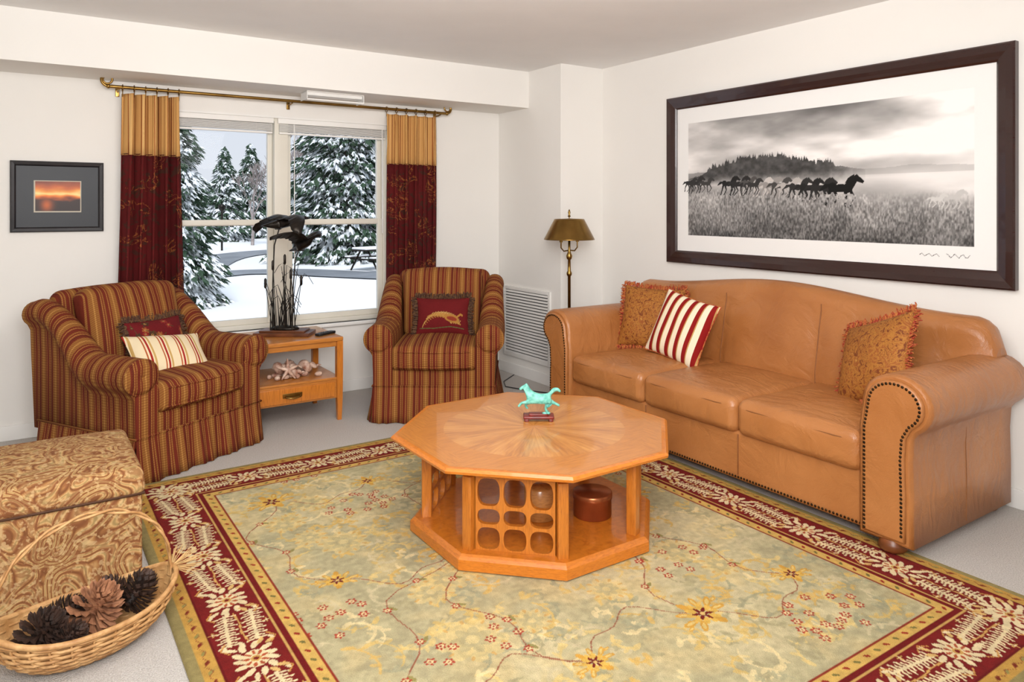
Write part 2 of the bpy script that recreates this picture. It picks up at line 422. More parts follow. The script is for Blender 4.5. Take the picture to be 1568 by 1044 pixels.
b.tube([(mc+.09,YW+.01,wz1-.05),(mc+.09,YW+.005,1.0)],.003,6)
b.obj('slats',M_trim,bl)

vt=root('air_return_vent',(3.43,4.905,.445),0)
b=MB(); W2,H2=.335,.295
for i in range(22):
    z=-H2+.04+i*(2*H2-.08)/21
    b.add([(-.018,-W2+.03,z-.009),(-.018,W2-.03,z-.009),(-.006,W2-.03,z+.005),(-.006,-W2+.03,z+.005)],[(0,1,2,3)],0)
b.box(-.016,0,-W2,-W2+.03,-H2,H2,bev=.003); b.box(-.016,0,W2-.03,W2,-H2,H2,bev=.003)
b.box(-.016,0,-W2+.03,W2-.03,-H2,-H2+.03,bev=.003); b.box(-.016,0,-W2+.03,W2-.03,H2-.03,H2,bev=.003)
b.obj('louvers',M_white,vt)
b=MB(); b.box(-.002,-.001,-W2+.01,W2-.01,-H2+.01,H2-.01); b.obj('duct_shade_sheet',M_darkgap,vt)  # thin sheet on the wall, shade between the louvers put in as dark colour
b=MB(); ox,oy,oz=1.84,5.06,2.215
b.box(ox-.21,ox+.21,oy-.07,oy+.07,oz-.008,oz,bev=.003)
for i in range(5): b.box(ox-.2,ox+.2,oy-.055+i*.026,oy-.051+i*.026,oz-.03,oz-.008)
b.box(ox-.21,ox-.205,oy-.07,oy+.07,oz-.06,oz); b.box(ox+.205,ox+.21,oy-.07,oy+.07,oz-.06,oz); b.box(ox-.21,ox+.21,oy-.075,oy-.07,oz-.065,oz-.055)
b.obj('air_register',M_white,soffit)

# ---------------------------------------------------------------- curtains + rod
rd=root('curtain_rod',(0,5.225,2.165))
b=MB(); b.tube([(.44,0,0),(2.86,0,0)],.011,10)
for sx,xe in ((-1,.44),(1,2.86)):
    pts=[]
    for i in range(36):
        a=i/35*1.55*2*pi; r=.040*(1-.62*i/35)
        pts.append((xe+sx*(.0+r*math.sin(a)+.012*i/35),0,.040-r*math.cos(a)-.0))
    b.tube(pts,lambda t:.009*(1-.45*t),8); b.ball((xe,0,0),.015)
for xx in (.50,1.60,2.80):
    b.tube([(xx,0,-.012),(xx,.03,-.018),(xx,.105,-.018)],.006,8); b.box(xx-.012,xx+.012,.095,.105,-.05,.02,bev=.003)
b.obj('rod',M_brass,rd)
def curtain(name,x0,x1,x0b,x1b,nw,seed):
    e=root(name,(0,5.225,0)); r=random.Random(seed)
    nx=nw*14+1
    def P(z,i):
        tt=i/(nx-1); k=(2.12-z)/2.1
        a=x0+(x0b-x0)*k; c_=x1+(x1b-x1)*k
        amp=.036+.012*math.sin(tt*9+seed)+.008*k
        x=a+(c_-a)*tt+.014*math.sin(2*pi*nw*tt*2+k*2)
        y=amp*math.sin(2*pi*nw*tt+.5*math.sin(k*3+seed))-.005
        return (x,min(.075,y),z)
    zs1=[2.125,2.1,2.0,1.9,1.8,1.735]; zs2=[1.745-(1.745-.03)*i/24 for i in range(25)]
    b=MB(); b.grid(lambda i,j:P(zs1[j],i),nx,len(zs1)); o=b.obj('gold_header',M_goldstripe,e)
    md=o.modifiers.new('s','SOLIDIFY'); md.thickness=.005
    b=MB(); b.grid(lambda i,j:P(zs2[j],i),nx,len(zs2)); o=b.obj('burgundy_panel',M_burg,e)
    md=o.modifiers.new('s','SOLIDIFY'); md.thickness=.003
    b=MB()
    for k in range(nw+1):
        tt=k/nw; x=x0+(x1-x0)*tt
        b.tube([(x+.0,-.0+.021*math.cos(a),2.160+.021*math.sin(a)) for a in [2*pi*j/14 for j in range(14)]],.003,6,closed=True)
        b.tube([(x,-.0,2.14),(x,-.002,2.105)],.003,5)
    b.obj('rings',M_brass,e)
curtain('curtain',.52,.85,.47,.88,5,1)
curtain('curtain',2.33,2.75,2.33,2.73,5,4)

# ---------------------------------------------------------------- framed art
def frame(b,W,H,wd,prof,mi=0):
    secs=[]
    for sx,sz in ((-1,-1),(1,-1),(1,1),(-1,1)):
        secs.append([(sx*(W/2-o),-h,sz*(H/2-o)) for o,h in prof])
    b.loft(secs,mi,False,False,True)
big=root('framed_horse_photograph',(3.848,2.61,1.595),-pi/2)
b=MB(); frame(b,2.205,1.16,.085,[(0,0),(0,.035),(.008,.042),(.04,.036),(.06,.03),(.075,.026),(.085,.018),(.085,0)])
b.obj('frame',M_frame,big)
CW,CHt=2.035,.99
cv=Canvas(CW,CHt,.003,(240,239,237))
mx0,mx1,my0,my1=.10,CW-.10,.11,CHt-.105
ii0=np.searchsorted(cv.xs,mx0); ii1=np.searchsorted(cv.xs,mx1); jj0=np.searchsorted(cv.ys,my0); jj1=np.searchsorted(cv.ys,my1)
ny,nx=jj1-jj0,ii1-ii0
U=np.linspace(0,1,nx)[None,:]; V=np.linspace(0,1,ny)[:,None]
cl=vnoise(ny,nx,4,3,5,3,.5); cl2=vnoise(ny,nx,3,2,4,9,.5)
sky=176+(cl-.5)*240+30*U+60*np.exp(-((V-.66)/.10)**2)-50*np.clip((V-.80)/.2,0,1)*(1-.5*U)+(cl2-.5)*110+35*np.exp(-((U-.8)/.2)**2-((V-.8)/.2)**2)
sky=np.clip(sky,92,248)
img=np.array(sky)
mist=np.clip(1-np.abs(V-.46)/.13,0,1)*(.5+.5*U); img=img*(1-mist)+236*mist
rid=.535+.03*vnoise(ny,nx,1,12,3,5)[0:1,:]
m=(V<rid)&(V>.45)&(U<.12); img[m]=img[m]*.55+40
m=(V<rid-.02)&(V>.48)&(U>.66); img[m]=img[m]*.8+20
hr=vnoise(2,nx,1,60,3,21)[0]
hp=np.interp(U[0],[0,.06,.12,.22,.34,.44,.52,.62,.75,1],[.50,.53,.585,.63,.645,.62,.585,.545,.50,.46])
top=hp+.045*(hr-.3)*np.interp(U[0],[0,.08,.2,.5,.62,.7],[.2,.6,1,1,.5,.1])
spk=np.zeros(nx)
for k in range(120):
    c0=int(rng.uniform(.09,.6)*nx); hgt=rng.uniform(.01,.04)
    for d in range(-2,3):
        if 0<=c0+d<nx: spk[c0+d]=max(spk[c0+d],hgt*(1-abs(d)/3))
top=top+spk
m=(V<top[None,:])&(V>.43); hillc=46+60*vnoise(ny,nx,30,60,3,8)+ 110*np.clip((.52-V)/.08,0,1)
hm=m&(U<.70); fade=np.clip((.72-U)/.14,0,1)*np.ones_like(V); img[hm]=(hillc*fade+img*(1-fade))[hm]
gr=vnoise(ny,nx,50,260,2,14); gr2=vnoise(ny,nx,6,10,3,15)
gl_=.42+.01*gr2; gcol=178-80*(1-V/.44)+(gr-.5)*120+(gr2-.5)*70
ga=np.clip((gl_-V)/.07,0,1)*np.ones_like(U); ga=np.where(U>.6,np.clip((gl_-.06-V)/.14,0,1),ga)
img=img*(1-ga)+gcol*ga
cv.a[jj0:jj1,ii0:ii1]=np.stack([img*1.0,img*.985,img*.975],-1)
def horse2d(cx,cy,s,col,fl=1,ph=0,al=1):
    T=lambda x,y:(mx0+(mx1-mx0)*cx+s*fl*x, my0+(my1-my0)*cy+s*.92*(y-.55))
    cv.ell(0,.56,.27,.11,col,0,al,T); cv.ell(.19,.57,.12,.14,col,0,al,T); cv.ell(-.22,.59,.13,.135,col,0,al,T)
    cv.poly([(.12,.68),(.30,.5),(.46,.78),(.40,.9),(.3,.86)],col,al,T)
    cv.poly([(.34,.86),(.42,.93),(.62,.74),(.58,.67),(.42,.73)],col,al,T)
    cv.poly([(.1,.68),(.2,.84),(.36,.93),(.38,.84)],col,al,T)
    cv.poly([(-.31,.68),(-.46,.68),(-.62,.48),(-.5,.52),(-.36,.58)],col,al,T)
    p=ph
    for (x0,k1,x1) in ((.22,.34+.06*p,.22),(.12,.2-.1*p,.05+.1*p),(-.2,-.12+.08*p,-.26),(-.26,-.34-.05*p,-.42)):
        cv.poly([(x0-.06,.55),(x0+.06,.55),(k1+.028,.28),(x1+.028,.04),(x1-.028,.04),(k1-.032,.28)],col,al,T)
for (cx,cy,s,g,ph) in ((.035,.46,.145,45,0),(.085,.455,.125,60,1),(.01,.46,.12,50,1),(.19,.445,.155,28,0),(.235,.44,.16,40,1),(.275,.45,.12,80,0),
    (.33,.425,.15,200,0),(.365,.42,.16,150,1),(.295,.43,.13,50,0),(.40,.415,.16,70,0),(.435,.41,.16,180,1),(.47,.40,.17,45,0),(.51,.395,.17,30,1),(.55,.39,.18,40,0),(.62,.385,.225,16,.5)):
    horse2d(cx,cy,s*1.0,(g,g*.97,g*.95),1,ph)
horse2d(.945,.31,.12,(196,194,192),1,0,.9); horse2d(.905,.30,.09,(208,206,203),1,1,.9)
m=(V<.345)&(U<.72)&(gr>.45); sub=cv.a[jj0:jj1,ii0:ii1]; sub[m]=np.stack([gcol,gcol*.985,gcol*.975],-1)[m]
sg=[(CW-.36+.012*i,.06+.008*math.sin(i*2.1)) for i in range(9)]; cv.line(sg,.003,(90,90,90))
sg=[(CW-.23+.010*i,.06+.010*math.sin(i*1.7+1)) for i in range(12)]; cv.line(sg,.003,(90,90,90))
cv.mesh('print_and_mat',lambda X,Y:np.stack([X-CW/2,np.full_like(X,-.012),Y-CHt/2],-1),M_print,big)

sm=root('framed_sunset_print',(.175,YW-.002,1.468),0)
b=MB(); frame(b,.492,.434,.03,[(0,0),(0,.018),(.006,.024),(.022,.02),(.03,.012),(.03,0)]); b.obj('frame',M_blackframe,sm)
c2=Canvas(.44,.382,.0025,(38,40,46))
c2.poly([(.095,.095),(.345,.095),(.345,.29),(.095,.29)],(190,180,160))
i0,i1=np.searchsorted(c2.xs,.101),np.searchsorted(c2.xs,.339); j0,j1=np.searchsorted(c2.ys,.101),np.searchsorted(c2.ys,.284)
ny2,nx2=j1-j0,i1-i0; U=np.linspace(0,1,nx2)[None,:]; V=np.linspace(0,1,ny2)[:,None]
n=vnoise(ny2,nx2,5,3,3,4)
q_=V+(n-.5)*.16
R=np.interp(q_,[0,.25,.36,.42,.5,.58,.7,.8,1],[40,46,50,150,240,255,240,200,130])
G=np.interp(q_,[0,.25,.36,.42,.5,.58,.7,.8,1],[20,24,26,70,130,226,150,100,60])
B=np.interp(q_,[0,.25,.36,.42,.5,.58,.7,.8,1],[18,20,22,30,40,150,60,46,44])
glow=np.exp(-((U-.25)**2/.02+(V-.2)**2/.06))
c2.a[j0:j1,i0:i1]=np.stack([R+150*glow,G+70*glow,B+16*glow],-1)
c2.mesh('print_and_mat',lambda X,Y:np.stack([X-.22,np.full_like(X,-.008),Y-.191],-1),M_print,sm)

# ---------------------------------------------------------------- rug
RX0,RX1,RY0,RY1=.405,2.985,.93,4.08
W,H=RX1-RX0,RY1-RY0
rg=Canvas(W,H,.0041,(186,172,128))
ny,nx=rg.ny,rg.nx
n1=vnoise(ny,nx,9,7,4,31); n2=vnoise(ny,nx,20,16,3,32); n3=vnoise(ny,nx,120,30,2,33)
a1=np.clip((n1-.42)*5,0,1)[...,None]; a2=np.clip((n2-.5)*5,0,1)[...,None]
base=np.array((182,172,134))*(1-a1)+np.array((206,192,150))*a1
base=base*(1-.5*a2)+np.array((214,190,136))*.5*a2
rg.a=base*(.93+.13*n3[...,None])
GOLD=(208,156,64); CREAM=(228,208,164); DRED=(104,20,20); YEL=(220,194,124)
rr=random.Random(5)
def scroll(x,y,a,l,wd,col,al,curl):
    pts=[]
    for i in range(9):
        pts.append((x,y)); x+=l/8*math.cos(a); y+=l/8*math.sin(a); a+=curl
    rg.line(pts,wd,col,al); return pts,a
for k in range(640):
    x=rr.uniform(.36,W-.36); y=rr.uniform(.36,H-.36); a=rr.uniform(0,2*pi); l=rr.uniform(.07,.2)
    col=rr.choice([(220,194,128),(212,180,108),(164,160,128),(204,190,150),(228,208,156),(172,162,124),(214,176,100)])
    cu=rr.choice((-1,1))*rr.uniform(.15,.45)
    pts,a2_=scroll(x,y,a,l,rr.uniform(.005,.014),col,.75,cu)
    for q in range(2,8,2):
        px,py=pts[q]; rg.ell(px+.012*math.cos(a+q),py+.012*math.sin(a+q),.02,.008,col,a+q*cu+1.0,.7)
    rg.ell(pts[-1][0],pts[-1][1],.024,.011,col,a2_,.75)
for k in range(30):
    x=rr.uniform(.5,W-.5); y=rr.uniform(.5,H-.5); s=rr.uniform(.07,.13)
    rg.flower(x,y,s,(220,196,134),(196,182,138),9,rr.random(),al=.6); rg.flower(x,y,s*.6,(180,168,126),(222,200,140),7,rr.random(),al=.65)
    for q in range(9): a=q*.7; rg.ell(x+s*.85*math.cos(a),y+s*.85*math.sin(a),.012,.006,(206,160,90),a,.7)
fx=[.97-RX0,1.45-RX0,1.93-RX0,2.42-RX0]; fy=[1.71-RY0,2.62-RY0,3.49-RY0]
def vine(p,q,bend):
    pts=[]
    for i in range(17):
        t_=i/16; mx_=-(q[1]-p[1]); my_=(q[0]-p[0]); s_=math.sin(t_*pi)*bend+math.sin(t_*4*pi)*.06
        pts.append((p[0]+(q[0]-p[0])*t_+mx_*s_,p[1]+(q[1]-p[1])*t_+my_*s_))
    rg.line(pts,.0045,(150,84,62),.85)
    return pts
def floret(x,y,r=.020):
    rg.flower(x,y,r,(170,66,48),(222,196,144),6,rr.random())
    rg.ell(x,y,r*.5,r*.5,(222,200,150)); rg.ell(x,y,r*.2,r*.2,(150,50,40))
def cluster(x,y,n=7,r=.08):
    pl=[]
    for k in range(n*6):
        a=rr.uniform(0,2*pi); d=r*math.sqrt(rr.random())
        X_,Y_=x+d*math.cos(a)*1.5,y+d*math.sin(a)
        if all((X_-u)**2+(Y_-v)**2>.036**2 for u,v in pl): pl.append((X_,Y_))
        if len(pl)>=n: break
    for (X_,Y_) in pl: floret(X_,Y_)
for i,x in enumerate(fx):
    for j,y in enumerate(fy):
        if i<3: vine((x,y),(fx[i+1],y+.02),rr.choice((-.3,.3)))
        if j<2:
            pts=vine((x,y),(fx[i] if (i+j)%2 else fx[min(3,i+1)],fy[j+1]),.18)
            for k in (3,6,9,12):
                rg.ell(pts[k][0]+.02,pts[k][1],.02,.008,(150,140,84),rr.random()*3)
                floret(pts[k][0],pts[k][1],.018)
        cluster(x+(.22 if (i+j)%2==0 else -.14),y+(.32 if (i+j)%2==0 else -.24),rr.choice((9,14,17)),.12)
def bigflower(x,y,s,rot):
    T=lambda u,v:(x+s*(u*math.cos(rot)-v*math.sin(rot)),y+s*(u*math.sin(rot)+v*math.cos(rot)))
    for sx in (-1,1):
        for (u,v,a,b_,an) in ((1.0,.15,.42,.16,.35),(.85,-.35,.38,.15,-.5),(.6,.62,.36,.15,.9),(1.35,.0,.22,.09,.0)):
            rg.ell(sx*u,v,a,b_,GOLD,sx*an,.95,T); rg.ell(sx*u,v,a*.6,b_*.5,YEL,sx*an,.9,T)
    rg.ell(0,.8,.18,.36,GOLD,0,.95,T); rg.ell(0,-.75,.2,.3,GOLD,0,.95,T)
    for i in range(10):
        a=i*pi/5; rg.ell(.5*math.cos(a),.5*math.sin(a),.26,.14,(218,176,84),a,1,T)
    for i in range(6):
        a=i*pi/3+.3; rg.ell(.26*math.cos(a),.26*math.sin(a),.24,.08,(116,32,26),a,1,T)
    rg.ell(0,0,.12,.12,(214,180,110),0,1,T)
for i,x in enumerate(fx):
    for j,y in enumerate(fy):
        bigflower(x,y,.082 if (i+j)%2==0 else .06,rr.uniform(-.5,.5))
def band(o0,o1,col,al=1):
    for (xa,xb,ya,yb) in ((o0,o1,o0,H-o0),(W-o1,W-o0,o0,H-o0),(o1,W-o1,o0,o1),(o1,W-o1,H-o1,H-o0)):
        rg.poly([(xa,ya),(xb,ya),(xb,yb),(xa,yb)],col,al)
BR=(120,28,26)
band(0,.035,(150,136,88)); band(.035,.085,(196,152,74)); band(.085,.093,DRED); band(.093,.285,BR); band(.285,.292,(200,160,90)); band(.292,.315,(112,22,22))
band(.315,.355,(208,170,92)); band(.355,.361,(140,50,34))
sides=[(W,lambda s_,d:(s_,d)),(W,lambda s_,d:(s_,H-d)),(H,lambda s_,d:(d,s_)),(H,lambda s_,d:(W-d,s_))]
for Ls,T in sides:
    k=int((Ls-.1)/.055)
    for i in range(k):
        s_=.06+i*.055
        rg.ell(s_,.06,.014,.007,(120,44,28) if i%2 else (150,140,80),.6,1,T)
        rg.line([(s_-.02,.05),(s_,.068),(s_+.03,.052)],.003,(150,90,50),1,T)
        if .33<s_<Ls-.33:
            rg.ell(s_,.335,.012,.006,(150,46,32) if i%2 else (120,110,60),-.6,1,T)
    n=max(2,round((Ls-.38)/.40)); st=(Ls-.38)/n
    for i in range(n+1):
        s_=.19+i*st; od=i%2
        for q in range(11):
            a=2*pi*q/11+.2*od; R_=.060+.014*math.cos(2*a)
            rg.ell(s_+R_*1.05*math.cos(a),.19+R_*math.sin(a),.022,.011,CREAM,a+.35,1,T)
        rg.ell(s_,.19,.048,.040,CREAM,0,1,T)
        for q in range(9):
            a=2*pi*q/9; rg.ell(s_+.034*math.cos(a),.19+.028*math.sin(a),.012,.0055,(176,84,52),a,1,T)
        rg.ell(s_,.19,.016,.016,(206,160,86),0,1,T); rg.ell(s_,.19,.008,.008,BR,0,1,T)
        for sg_ in (-1,1):
            for (u,v_,an) in ((.088,.035,.6),(.095,-.02,-.3),(.075,.062,1.1),(.078,-.058,-1.0)):
                rg.ell(s_+sg_*u,.19+v_,.020,.008,(214,176,110) if v_>0 else CREAM,sg_*an,1,T)
        if i<n:
            m_=s_+st/2
            for sg_ in (-1,1):
                c0=.19+sg_*.043; tl=.10*(1 if od else -1)
                rg.line([(m_-.095,c0-tl*.12),(m_+.095,c0+tl*.12)],.011,CREAM,1,T)
                for q in range(-6,7):
                    xx=m_+q*.0148; yy=c0+q*.0148*tl*1.2
                    hh_=.034*(.65+.35*((q+sg_)%2))
                    rg.line([(xx-.006,yy-hh_),(xx+.001,yy),(xx-.006,yy+hh_)],.0075,CREAM,1,T)
            rg.line([(m_-.1,.19+.004),(m_-.03,.186),(m_+.03,.194),(m_+.1,.188)],.006,(206,160,90),1,T)
            for q in (-.105,.105):
                rg.line([(m_+q-.03,.125),(m_+q,.105),(m_+q+.03,.125)],.005,(206,150,80),1,T)
                rg.line([(m_+q-.03,.255),(m_+q,.275),(m_+q+.03,.255)],.005,(206,150,80),1,T)
                rg.ell(m_+q,.118,.012,.007,CREAM,.4,1,T); rg.ell(m_+q,.262,.012,.007,CREAM,-.4,1,T)
            rg.flower(m_,.104,.014,(206,160,90),CREAM,4,0,T); rg.flower(m_,.275,.014,(206,160,90),CREAM,4,0,T)
rg.a*= (.94+.12*vnoise(ny,nx,200,180,1,77))[...,None]
ru=root('area_rug',(RX0,RY0,0))
th=.012
rg.mesh('pile',lambda X,Y:np.stack([X,Y,th-.008*np.clip(1-np.minimum(np.minimum(X,W-X),np.minimum(Y,H-Y))/.012,0,1)**2],-1),M_rug,ru)
b=MB(); b.box(.001,W-.001,.001,H-.001,.0,.0045); b.obj('backing',mk('rug_backing',C(140,128,86),None,.9),ru)

# ---------------------------------------------------------------- sofa
sf=root('leather_sofa',(3.35,2.685,0),-pi/2)
b=MB()
b.rbox((0,.0,.178),(1.17,.425,.122),.02,3,8)
b.obj('base',M_leather,sf)
cwid=.965*2/3
for i in range(3):
    cx_=-.965+cwid*(i+.5); b=MB(); sd=i*1.7
    def df(px,py,pz,u,v,w_):
        pz+= .026*(1-u*u)*(1-v*v) if w_>0 else 0
        if w_>0: pz+=.005*math.sin(9*u+sd)*math.cos(4*v+sd)*(1-abs(v))
        py-= .014*(1-u*u)*(1-w_*w_) if v<0 else 0
        px+= .004*math.sin(v*8+sd) if abs(u)>.9 else 0
        return (px,py,pz)
    b.rbox((cx_,-.10,.375),(cwid/2-.003,.36,.088),.045,5,12,deform=df)
    for zz in (.425,):
        hx,hy=cwid/2-.006,.353; pts=[]
        for k in range(60):
            a=2*pi*k/60; ca,sa=math.cos(a),math.sin(a); e_=.18
            pts.append((cx_+hx*math.copysign(abs(ca)**e_,ca)*1.0,-.10+(hy+.002)*math.copysign(abs(sa)**e_,sa)-(.010*(1-abs(ca)) if sa<0 else 0),zz))
        b.tube(pts,.0035,6,1,closed=True)
    b.obj('seat_cushion_%d'%(i+1),[M_leather,M_seam],sf)
b=MB(); hw=1.17; n=72; secs=[]
def backtop(x):
    ax=abs(x); t_=.895+.078*math.cos(min(1,ax/1.02)*pi/2)**2
    e=max(0,(ax-(hw-.11))/.11); return t_-.13*(1-math.sqrt(max(0,1-e*e)))
for i in range(n+1):
    x=-hw+2*hw*i/n; tp=backtop(x); q=abs(((x+.965)/cwid)%1-.5)*2 if abs(x)<.965 else 1
    pf=.028*(1-q**4)
    e=max(0,(abs(x)-(hw-.11))/.11); sq=1-.25*e*e
    sec=[(.25,.28),(.205-pf,.42),(.205-pf*1.2,.52),(.225-pf*1.1,.63),(.245-pf*.8,tp-.20),(.262-pf*.3,tp-.12)]
    yc=.345
    for k in range(9):
        a=pi*(1-.02)-k/8*pi*.98; sec.append((yc+.085*math.cos(a),tp-.085+.085*math.sin(a)))
    sec+=[(.435,tp-.2),(.44,.5),(.44,.12),(.26,.12)]
    secs.append([(x,yc+(y-yc)*sq,z) for y,z in sec])
b.loft(secs)
for xs in (-cwid/2,cwid/2):
    pts=[]
    for k in range(14):
        t_=k/13; tp=backtop(xs); z=.45+(tp-.08-.45)*t_
        yy=np.interp(z,[.42,.52,.63,tp-.2,tp-.12,tp-.08],[.205,.205,.225,.245,.262,.262]); pts.append((xs,float(yy)-.001,z))
    b.tube(pts,.0035,6,1)
b.obj('camel_back',[M_leather,M_seam],sf)
ZB=.055
def armsec(sg,inset=0.0,y=0,off=0):
    xi=.965+inset; xo=1.185-inset; cxr,czr,r=1.115,.612,.122-inset; s=[]
    s.append((xi,ZB+inset)); s.append((xi,.3)); s.append((xi,.5))
    for k in range(15):
        a=pi*.98-k/14*(pi*.98+.95); s.append((cxr+.006+r*1.16*math.cos(a),czr+r*math.sin(a)))
    s.append((xo+.002,.49)); s.append((xo-.004,.40)); s.append((xo,.25)); s.append((xo,ZB+inset))
    return [(sg*x,y,z) for x,z in s]
for sg in (-1,1):
    b=MB(); b.loft([armsec(sg,.012,-.462),armsec(sg,0,-.452)]+[armsec(sg,0,y) for y in np.linspace(-.44,.40,10)]+[armsec(sg,.03,.425)],smooth=True)
    b.loft([armsec(sg,.022,-.464),armsec(sg,.022,-.474),armsec(sg,.03,-.478)],smooth=True)
    b.obj('arm_%s'%('l' if sg<0 else 'r'),[M_leather],sf)
    b=MB(); path=[Vector(p) for p in armsec(sg,.034,-.479)]
    L_=0
    for p,q in zip(path[:-1],path[1:]):
        d=(q-p).length
        while L_<d:
            c_=p+(q-p)*(L_/d); b.ball((c_.x,c_.y,c_.z),(.0062,.004,.0062),6,4); L_+=.0165
        L_-=d
    b.obj('nailheads_%s'%('l' if sg<0 else 'r'),M_nail,sf)
    b=MB(); b.tube([(sg*1.184,-.02,.07),(sg*1.185,-.02,.25),(sg*1.181,-.02,.40),(sg*1.184,-.02,.47)],.0025,5); b.obj('arm_seam_%s'%('l' if sg<0 else 'r'),M_seam,sf)
b=MB()
for x in np.arange(-.955,.956,.0175): b.ball((x,-.428,.075),(.0062,.004,.0062),6,4)
b.obj('rail_nailheads',M_nail,sf)
b=MB()
b.rbox((-.32,-.4265,.185),(.003,.003,.10),.002,1,1); b.rbox((.32,-.4265,.185),(.003,.003,.10),.002,1,1)
b.obj('rail_seams',M_seam,sf)
b=MB()
for x in (-1.09,1.09):
    for y in (-.425,.37):
        z0=.0125 if y<0 else .0
        b.revolve([(.036,z0),(.048,z0+.008),(.056,.030),(.052,.050),(.042,.066)],(x,y,0),18)
b.obj('bun_feet',M_darkwood,sf)

def pillow(name,w_,h_,t_,mat,parent,loc,rx=-.25,ry=0,rz=0,fringe=None,fl=.03,canvas=None,n=26,trim=None):
    e=root(name,(0,0,0)); e.parent=parent; e.location=loc
    e.rotation_euler=(Euler((0,0,rz)).to_matrix()@Euler((rx,0,0)).to_matrix()@Euler((0,ry,0)).to_matrix()).to_euler()
    def S(u,v,side):
        x=w_/2*u*(1-.07*(1-v*v)); z=h_/2*v*(1-.07*(1-u*u))
        th_=t_/2*((1-abs(u)**2.6)*(1-abs(v)**2.6))**.55
        th_+=.004*math.sin(6*u+3*v)*(1-u*u)*(1-v*v)
        return (x,side*th_,z)
    b=MB()
    for side in (-1,1):
        if side<0 and canvas is not None: continue
        b.grid(lambda i,j:S(-math.cos(pi*i/n),-math.cos(pi*j/n),side),n+1,n+1)
    b.obj('cushion',mat,e,merge=True)
    per=[]
    for k in range(4):
        for i in range(40):
            t2=-1+2*i/40
            u,v=((t2,-1),(1,t2),(-t2,1),(-1,-t2))[k]; p=S(u,v,1); per.append((p[0],0,p[2],u,v))
    b=MB()
    if fringe:
        r=random.Random(3)
        for q in range(len(per)):
            for s_ in range(3):
                p=per[q]; a=math.atan2(p[2],p[0])+r.uniform(-.3,.3); l=fl*r.uniform(.7,1.15)
                o=(p[0]+r.uniform(-.006,.006),r.uniform(-.008,.008),p[2]+r.uniform(-.006,.006))
                dx,dz=math.cos(a)*l,math.sin(a)*l
                if abs(p[3])>.99: dx=math.copysign(l,p[3]); dz=r.uniform(-.4,.3)*l
                if abs(p[4])>.99: dz=math.copysign(l,p[4]); dx=r.uniform(-.35,.35)*l
                b.tube([o,(o[0]+dx*.6,o[1]+r.uniform(-.006,.006),o[2]+dz*.6),(o[0]+dx,o[1]+r.uniform(-.012,.012),o[2]+dz)],lambda t3:.0045*(1.15-t3*.5),4)
        b.obj('fringe',fringe,e)
    else:
        b.tube([(p[0],0,p[2]) for p in per],.0045,6,closed=True); b.obj('welt',trim or mat,e)
    if canvas is not None:
        W_,H_=canvas.W,canvas.H
        def P(X,Y):
            u=np.clip((X-W_/2)/(W_/2),-1,1); v=np.clip((Y-H_/2)/(H_/2),-1,1)
            u=np.sin(u*pi/2)*.6+u*.4; v=np.sin(v*pi/2)*.6+v*.4
            th_=t_/2*(np.clip(1-np.abs(u)**2.6,0,1)*np.clip(1-np.abs(v)**2.6,0,1))**.55
            return np.stack([w_/2*u*(1-.07*(1-v*v)),-th_,h_/2*v*(1-.07*(1-u*u))],-1)
        canvas.mesh('embroidered_face',P,M_pcol,e)
    return e
pillow('gold_throw_pillow',.42,.41,.15,M_gold,sf,(-.80,.085,.675),-.32,.03,.42,M_fringe,.028)
pillow('striped_throw_pillow',.41,.41,.14,M_strred,sf,(-.45,.0,.66),-.36,.20,.12,None,trim=M_fringe)
pillow('gold_throw_pillow',.46,.42,.15,M_gold,sf,(.76,.02,.675),-.42,-.38,-.48,M_fringe,.03)

